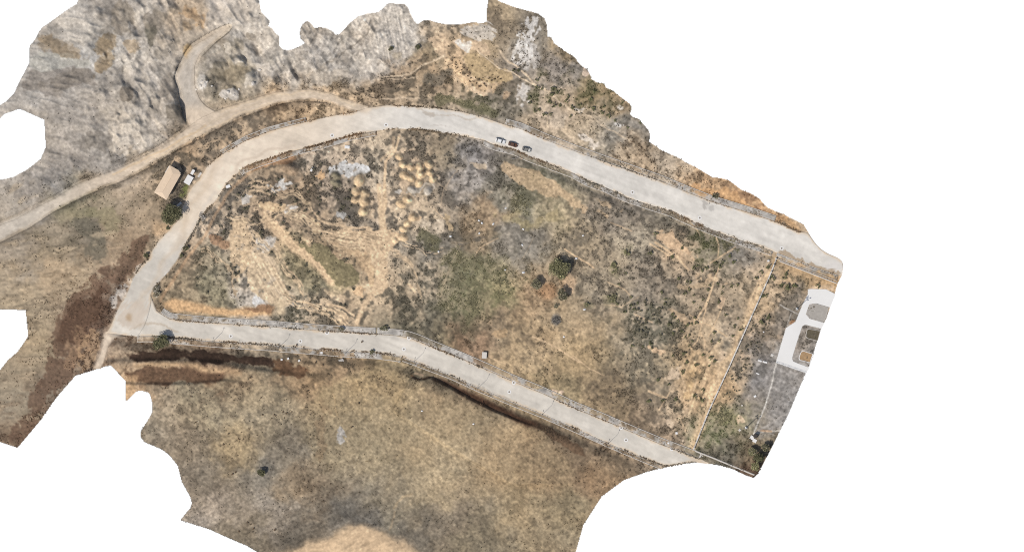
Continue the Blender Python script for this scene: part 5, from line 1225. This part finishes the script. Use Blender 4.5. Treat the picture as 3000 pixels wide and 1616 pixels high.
# floodlight masts
def mast(px, py, h, label):
    o = empty('floodlight_mast', P(px, py))
    MB().box((0, 0, .1), (1.0, 1.0, .5)).build('footing', M['white'], o)
    MB().tube([(0, 0, .3), (0, 0, h * .5), (0, 0, h)], [.22, .17, .12], 10).build('pole', M['steel'], o)
    MB().tube([(-1.0, 0, h - .1), (1.0, 0, h - .1)], .07, 6).build('crossbar', M['steel'], o)
    MB().tube([(0, -.8, h - .5), (0, .8, h - .5)], .07, 6).build('crossbar', M['steel'], o)
    for (x, y, z) in ((-.9, 0, h + .15), (.9, 0, h + .15), (0, .75, h - .25), (0, -.75, h - .25)):
        f = MB().box((x, y, z), (.55, .4, .4), .4, .8).build('floodlight', M['darkbox'], o)
        MB().box((x, y, z - .215), (.5, .36, .03), .4).build('lens', M['lampglass'], f)
    return tag(o, label, 'floodlight')
mast(2335, 904, 9.5, 'tall floodlight mast beside the white yard paving')
mast(2186, 1252, 9.5, 'tall floodlight mast near the dark tank in the grey yard')

# ------------------------------------------------------------------ the long boundary wall, fences
def wall(pts, name, label, h=1.2, panel=3.0, th=.5, cat='wall'):
    p = resample(pts, panel / PX)
    o = empty(name, P(*p[0], z=0))
    base = o.location
    pan_me = None
    for i in range(len(p)):
        w = Vector((wx(p[i][0]), wy(p[i][1]), 0)); z = gz(*p[i])
        MB().box((w.x - base.x, w.y - base.y, z + h / 2), (.62, .62, h + .3), math.atan2(wy(p[-1][1]) - wy(p[0][1]), wx(p[-1][0]) - wx(p[0][0])), .95).build('post', M['walltop'], o)
        if i + 1 < len(p):
            w2 = Vector((wx(p[i + 1][0]), wy(p[i + 1][1]), 0)); c = (w + w2) / 2; L = (w2 - w).length - .40
            q = MB().box((c.x - base.x, c.y - base.y, z + h / 2 - .15), (L, th, h + rng.uniform(-.1, .15)), math.atan2(w2.y - w.y, w2.x - w.x)).build('panel', M['wallpanel'] if rng.random() < .35 else M['walltop'], o)
    return tag(o, label, cat)
wall([(2274,758),(2258,800),(2200,930),(2137,1072),(2076,1204),(2033,1312)], 'boundary_wall', 'long pale concrete panel wall running across the field to the lower road')
def fence(pts, name, label, step=2.5, h=1.8, cat='fence', railm='wire'):
    p = resample(pts, step / PX)
    o = empty(name, P(*p[0], z=0)); base = o.location
    W3 = [Vector((wx(q[0]) - base.x, wy(q[1]) - base.y, max(gz(*q), .0))) for q in p]
    for v in W3: MB().tube([v + Vector((0, 0, -.2)), v + Vector((0, 0, h))], .06, 6).build('post', M['offwhite'], o)
    for k_, zz in enumerate((.5, 1.0, 1.5, h - .05)):
        MB().tube([v + Vector((0, 0, zz)) for v in W3], .022 if k_ < 3 else .035, 4).build('wire', M[railm], o)
    return tag(o, label, cat)
fence([(2280,762),(2330,782),(2400,808),(2452,829)], 'wire_fence', 'wire fence with white posts between the upper road pavement and the walled yard')
struct(MB().prism([(wx(x), wy(y)) for x, y in [(2283,766),(2450,831),(2451,828),(2285,763)]], -.2, .30).build('kerb', M['kerb']))
fence([(2274,1064),(2320,1080),(2359,1094)], 'wire_fence', 'wire fence along the lower edge of the white yard paving')
fence([(2038,1318),(2090,1338),(2150,1363),(2212,1388)], 'wire_fence', 'wire fence on the low wall at the bottom right end of the lower road', 3)
struct(MB().prism([(wx(x), wy(y)) for x, y in [(2036,1322),(2090,1343),(2150,1368),(2209,1392),(2211,1389),(2152,1365),(2092,1340),(2038,1319)]], -.3, .35).build('low_wall', M['kerb']))
struct(MB().prism([(wx(x), wy(y)) for x, y in [(2015,1318),(2032,1314),(2045,1320),(2060,1335),(2046,1341),(2024,1332)]], -.2, .10).build('pavement', M['offwhite']))
fence([(2222,1054),(2250,1060),(2273,1065)], 'rail_fence', 'short rail fence left of the white yard paving', 2)

# planting beds inside the yard
def bed(pts, name, label, soil, kerbm='white', inset=2.2):
    c = np.mean(np.array(pts), 0)
    o = empty(name, P(*c, z=0)); bx_, by_ = o.location.x, o.location.y
    out_ = [(wx(x) - bx_, wy(y) - by_) for x, y in pts]
    inn = [((x) * (1 - inset * PX / max(1e-3, math.hypot(x, y))), (y) * (1 - inset * PX / max(1e-3, math.hypot(x, y)))) for x, y in out_]
    n = len(out_)
    mb = MB(); vs = [(x, y, z) for z in (-.1, .16) for x, y in out_] + [(x, y, z) for z in (-.1, .16) for x, y in inn]
    fs = []
    for i in range(n):
        j = (i + 1) % n
        fs += [(i, j, n + j, n + i), (n + i, n + j, 3 * n + j, 3 * n + i), (2 * n + j, 2 * n + i, 3 * n + i, 3 * n + j)]
    mb.add(vs, fs); mb.build('kerb', M[kerbm], o)
    MB().prism(inn, -.1, .07).build('soil', soil, o)
    return tag(o, label, 'planting bed')
bed([(2372,892),(2391,889),(2428,900),(2420,930),(2412,943),(2373,932),(2363,919)], 'planting_bed', 'large grey octagonal bed inside the white yard paving', mat('grey_bed_soil', alb((176,170,160)), .95, .16, .7), 'concrete')
bed([(2364,965),(2368,962),(2404,969),(2396,998),(2365,991),(2360,985)], 'planting_bed', 'dark planted bed with a thin kerb right of the white paving', mat('dark_bed_soil', alb((104,96,78)), .95, .3, .9), 'offwhite', 1.5)
bed([(2346,1030),(2353,1026),(2382,1036),(2374,1062),(2343,1055),(2340,1048)], 'planting_bed', 'orange brown bed with a white kerb below the dark bed', mat('orange_bed_soil', alb((176,146,110)), .95, .2, .7), 'white', 2.0)
# tank, slabs and small things in the yard
o = empty('water_tank', P(2213, 1276), math.radians(-22))
MB().box((0, 0, 1.0), (1.5, 1.5, 2.2)).build('tank', M['darkbox'], o)
MB().box((0, 0, 2.15), (1.6, 1.6, .1)).build('lid', M['darkbox'], o)
tag(o, 'dark square tank standing beside two white slabs in the grey yard', 'tank')
slab(2203, 1281, 1.7, 1.7, .2, -30, 'left one of two white slabs beside the dark tank', m='white')
slab(2211, 1290, 1.7, 1.5, .2, -25, 'lower one of two white slabs beside the dark tank', m='white')
slab(2262, 1040, 1.3, 1.2, .25, -15, 'pale square cover left of the white yard paving', m='offwhite')
slab(2226, 1056, 1.8, .8, .35, -20, 'left of two white blocks at the short rail fence', m='white')
slab(2241, 1060, 2.0, .8, .35, -15, 'right of two white blocks at the short rail fence', m='white')
slab(2237, 972, .6, .5, .4, 0, 'small white block in the grey brush of the yard', 'white_block', 'white', 'block')
slab(2212, 1160, 1.1, .9, .3, 30, 'white block in the middle of the grey yard', 'white_block', 'white', 'block')
slab(2220, 1094, 1.5, .5, .25, -25, 'narrow white plank lying in the grey yard below the rail fence', 'plank', 'white', 'plank')
slab(2167, 1259, 1.0, .9, .25, 40, 'pale block left of the yard floodlight mast', 'pale_block', 'offwhite', 'block')
slab(2174, 1187, .7, .6, .25, 10, 'small pale stone in the yard above the green patch', 'pale_block', 'stone', 'block')

# ------------------------------------------------------------------ manhole covers with pale collars
ring_me, lid_me = None, None
seg = 18
mb = MB()
vs = [(r * math.cos(2 * math.pi * k / seg), r * math.sin(2 * math.pi * k / seg), z) for r, z in ((.85, -.05), (.85, .022), (.42, .022), (.42, -.05)) for k in range(seg)]
fs = [(a * seg + k, a * seg + (k + 1) % seg, (a + 1) * seg + (k + 1) % seg, (a + 1) * seg + k) for a in range(3) for k in range(seg)]
mb.add(vs, fs); ring_me = mb.mesh('collar', M['white'])
lid_me = MB().prism([(.41 * math.cos(2 * math.pi * k / seg), .41 * math.sin(2 * math.pi * k / seg)) for k in range(seg)], -.05, .014).mesh('cover', M['iron'])
mh = [(676, 984, 'lower road, nearest to the junction'), (880, 999, 'lower road, below the second lamp'), (958, 974, 'lower road, against the north kerb left of the bend'), (1183, 1022, 'lower road, in the middle of the bend'), (1198, 990, 'lower road, against the kerb at the bend'), (1492, 1147, 'lower road, in the lane beside the cut bank'), (1505, 1120, 'lower road, at the north kerb beside the cut bank'), (1820, 1252, 'lower road, at the north kerb near the last lamp'), (1834, 1288, 'lower road, in the lane near the last lamp'), (1968, 1314, 'lower road, nearest to its right end'), (973, 397, 'upper road, on the dusty western stretch'), (1131, 366, 'upper road, where the dirt track joins'), (1853, 563, 'upper road, left of the dark stain'), (2050, 638, 'upper road, below the dark stain'), (2290, 727, 'upper road, nearest to the wall corner')]
for (x, y, t_) in mh:
    o = empty('manhole', Vector((wx(x), wy(y), .02)))
    link(bpy.data.objects.new('collar', ring_me), o); link(bpy.data.objects.new('cover', lid_me), o)
    tag(o, 'manhole with pale collar on the %s' % t_, 'manhole', 'manholes in the roads')

# ------------------------------------------------------------------ litter and stones
bag_mes = []
for k in range(3):
    r2 = np.random.default_rng(90 + k); mb = MB()
    rings = []
    for z, rr in ((0, .7), (.2, 1.0), (.42, .8), (.6, .3)):
        rings.append([(rr * .5 * math.cos(a) * r2.uniform(.75, 1.2), rr * .36 * math.sin(a) * r2.uniform(.75, 1.2), z * .7 - .03) for a in np.linspace(0, 2 * math.pi, 9)[:-1]])
    mb.loft(rings); bag_mes.append(mb.mesh('litter', M['bag']))
for k, (x, y, s, ang_) in enumerate([(1481,610,1,.4),(1403,646,1.1,-.5),(1412,653,1.1,-.8),(1445,656,1.2,1.0),(1404,683,1,.8),(1533,671,1,-.6),(1530,717,1.1,-.9),(1320,692,1.2,0),(1480,790,.8,.4),(1533,798,1.4,.3),(1708,690,1,.2),(1285,737,1,-1),(1712,906,1.3,.3),(1688,757,1.3,.2),(1652,986,1,.1),(1236,1203,1,.2),(1387,1241,1,.3)]):
    o = link(bpy.data.objects.new('litter', bag_mes[k % 3])); o.location = P(x, y); o.scale = (s, s, s); o.rotation_euler = (0, 0, ang_)
    tag(o, 'small white piece of litter lying in the dry field', 'litter', 'white litter in the field')
rock_mes = []
for k in range(4):
    r2 = np.random.default_rng(120 + k); mb = MB(); rings = []
    for z, rr in ((-.2, .8), (.15, 1.0), (.5, .75), (.72, .3)):
        rings.append([(rr * math.cos(a) * r2.uniform(.7, 1.15), rr * .8 * math.sin(a) * r2.uniform(.7, 1.15), z) for a in np.linspace(0, 2 * math.pi, 8)[:-1]])
    mb.loft(rings); rock_mes.append(mb.mesh('boulder', M['stone']))
for k, (x, y, s) in enumerate([(592,240,1.2),(600,248,1.5),(588,252,.9),(606,240,.7),(668,270,1.0),(685,278,.8),(740,245,1.1),(760,205,1.0),(575,262,.7),(660,288,.7),(620,252,.6),(700,262,.7)]):
    o = link(bpy.data.objects.new('boulder', rock_mes[k % 4])); o.location = P(x, y); o.scale = (s, s, s * .8); o.rotation_euler = (0, 0, k * 1.3)
    tag(o, 'pale boulder on the rocky ground inside the gravel loop', 'boulder', 'boulders inside the gravel loop')
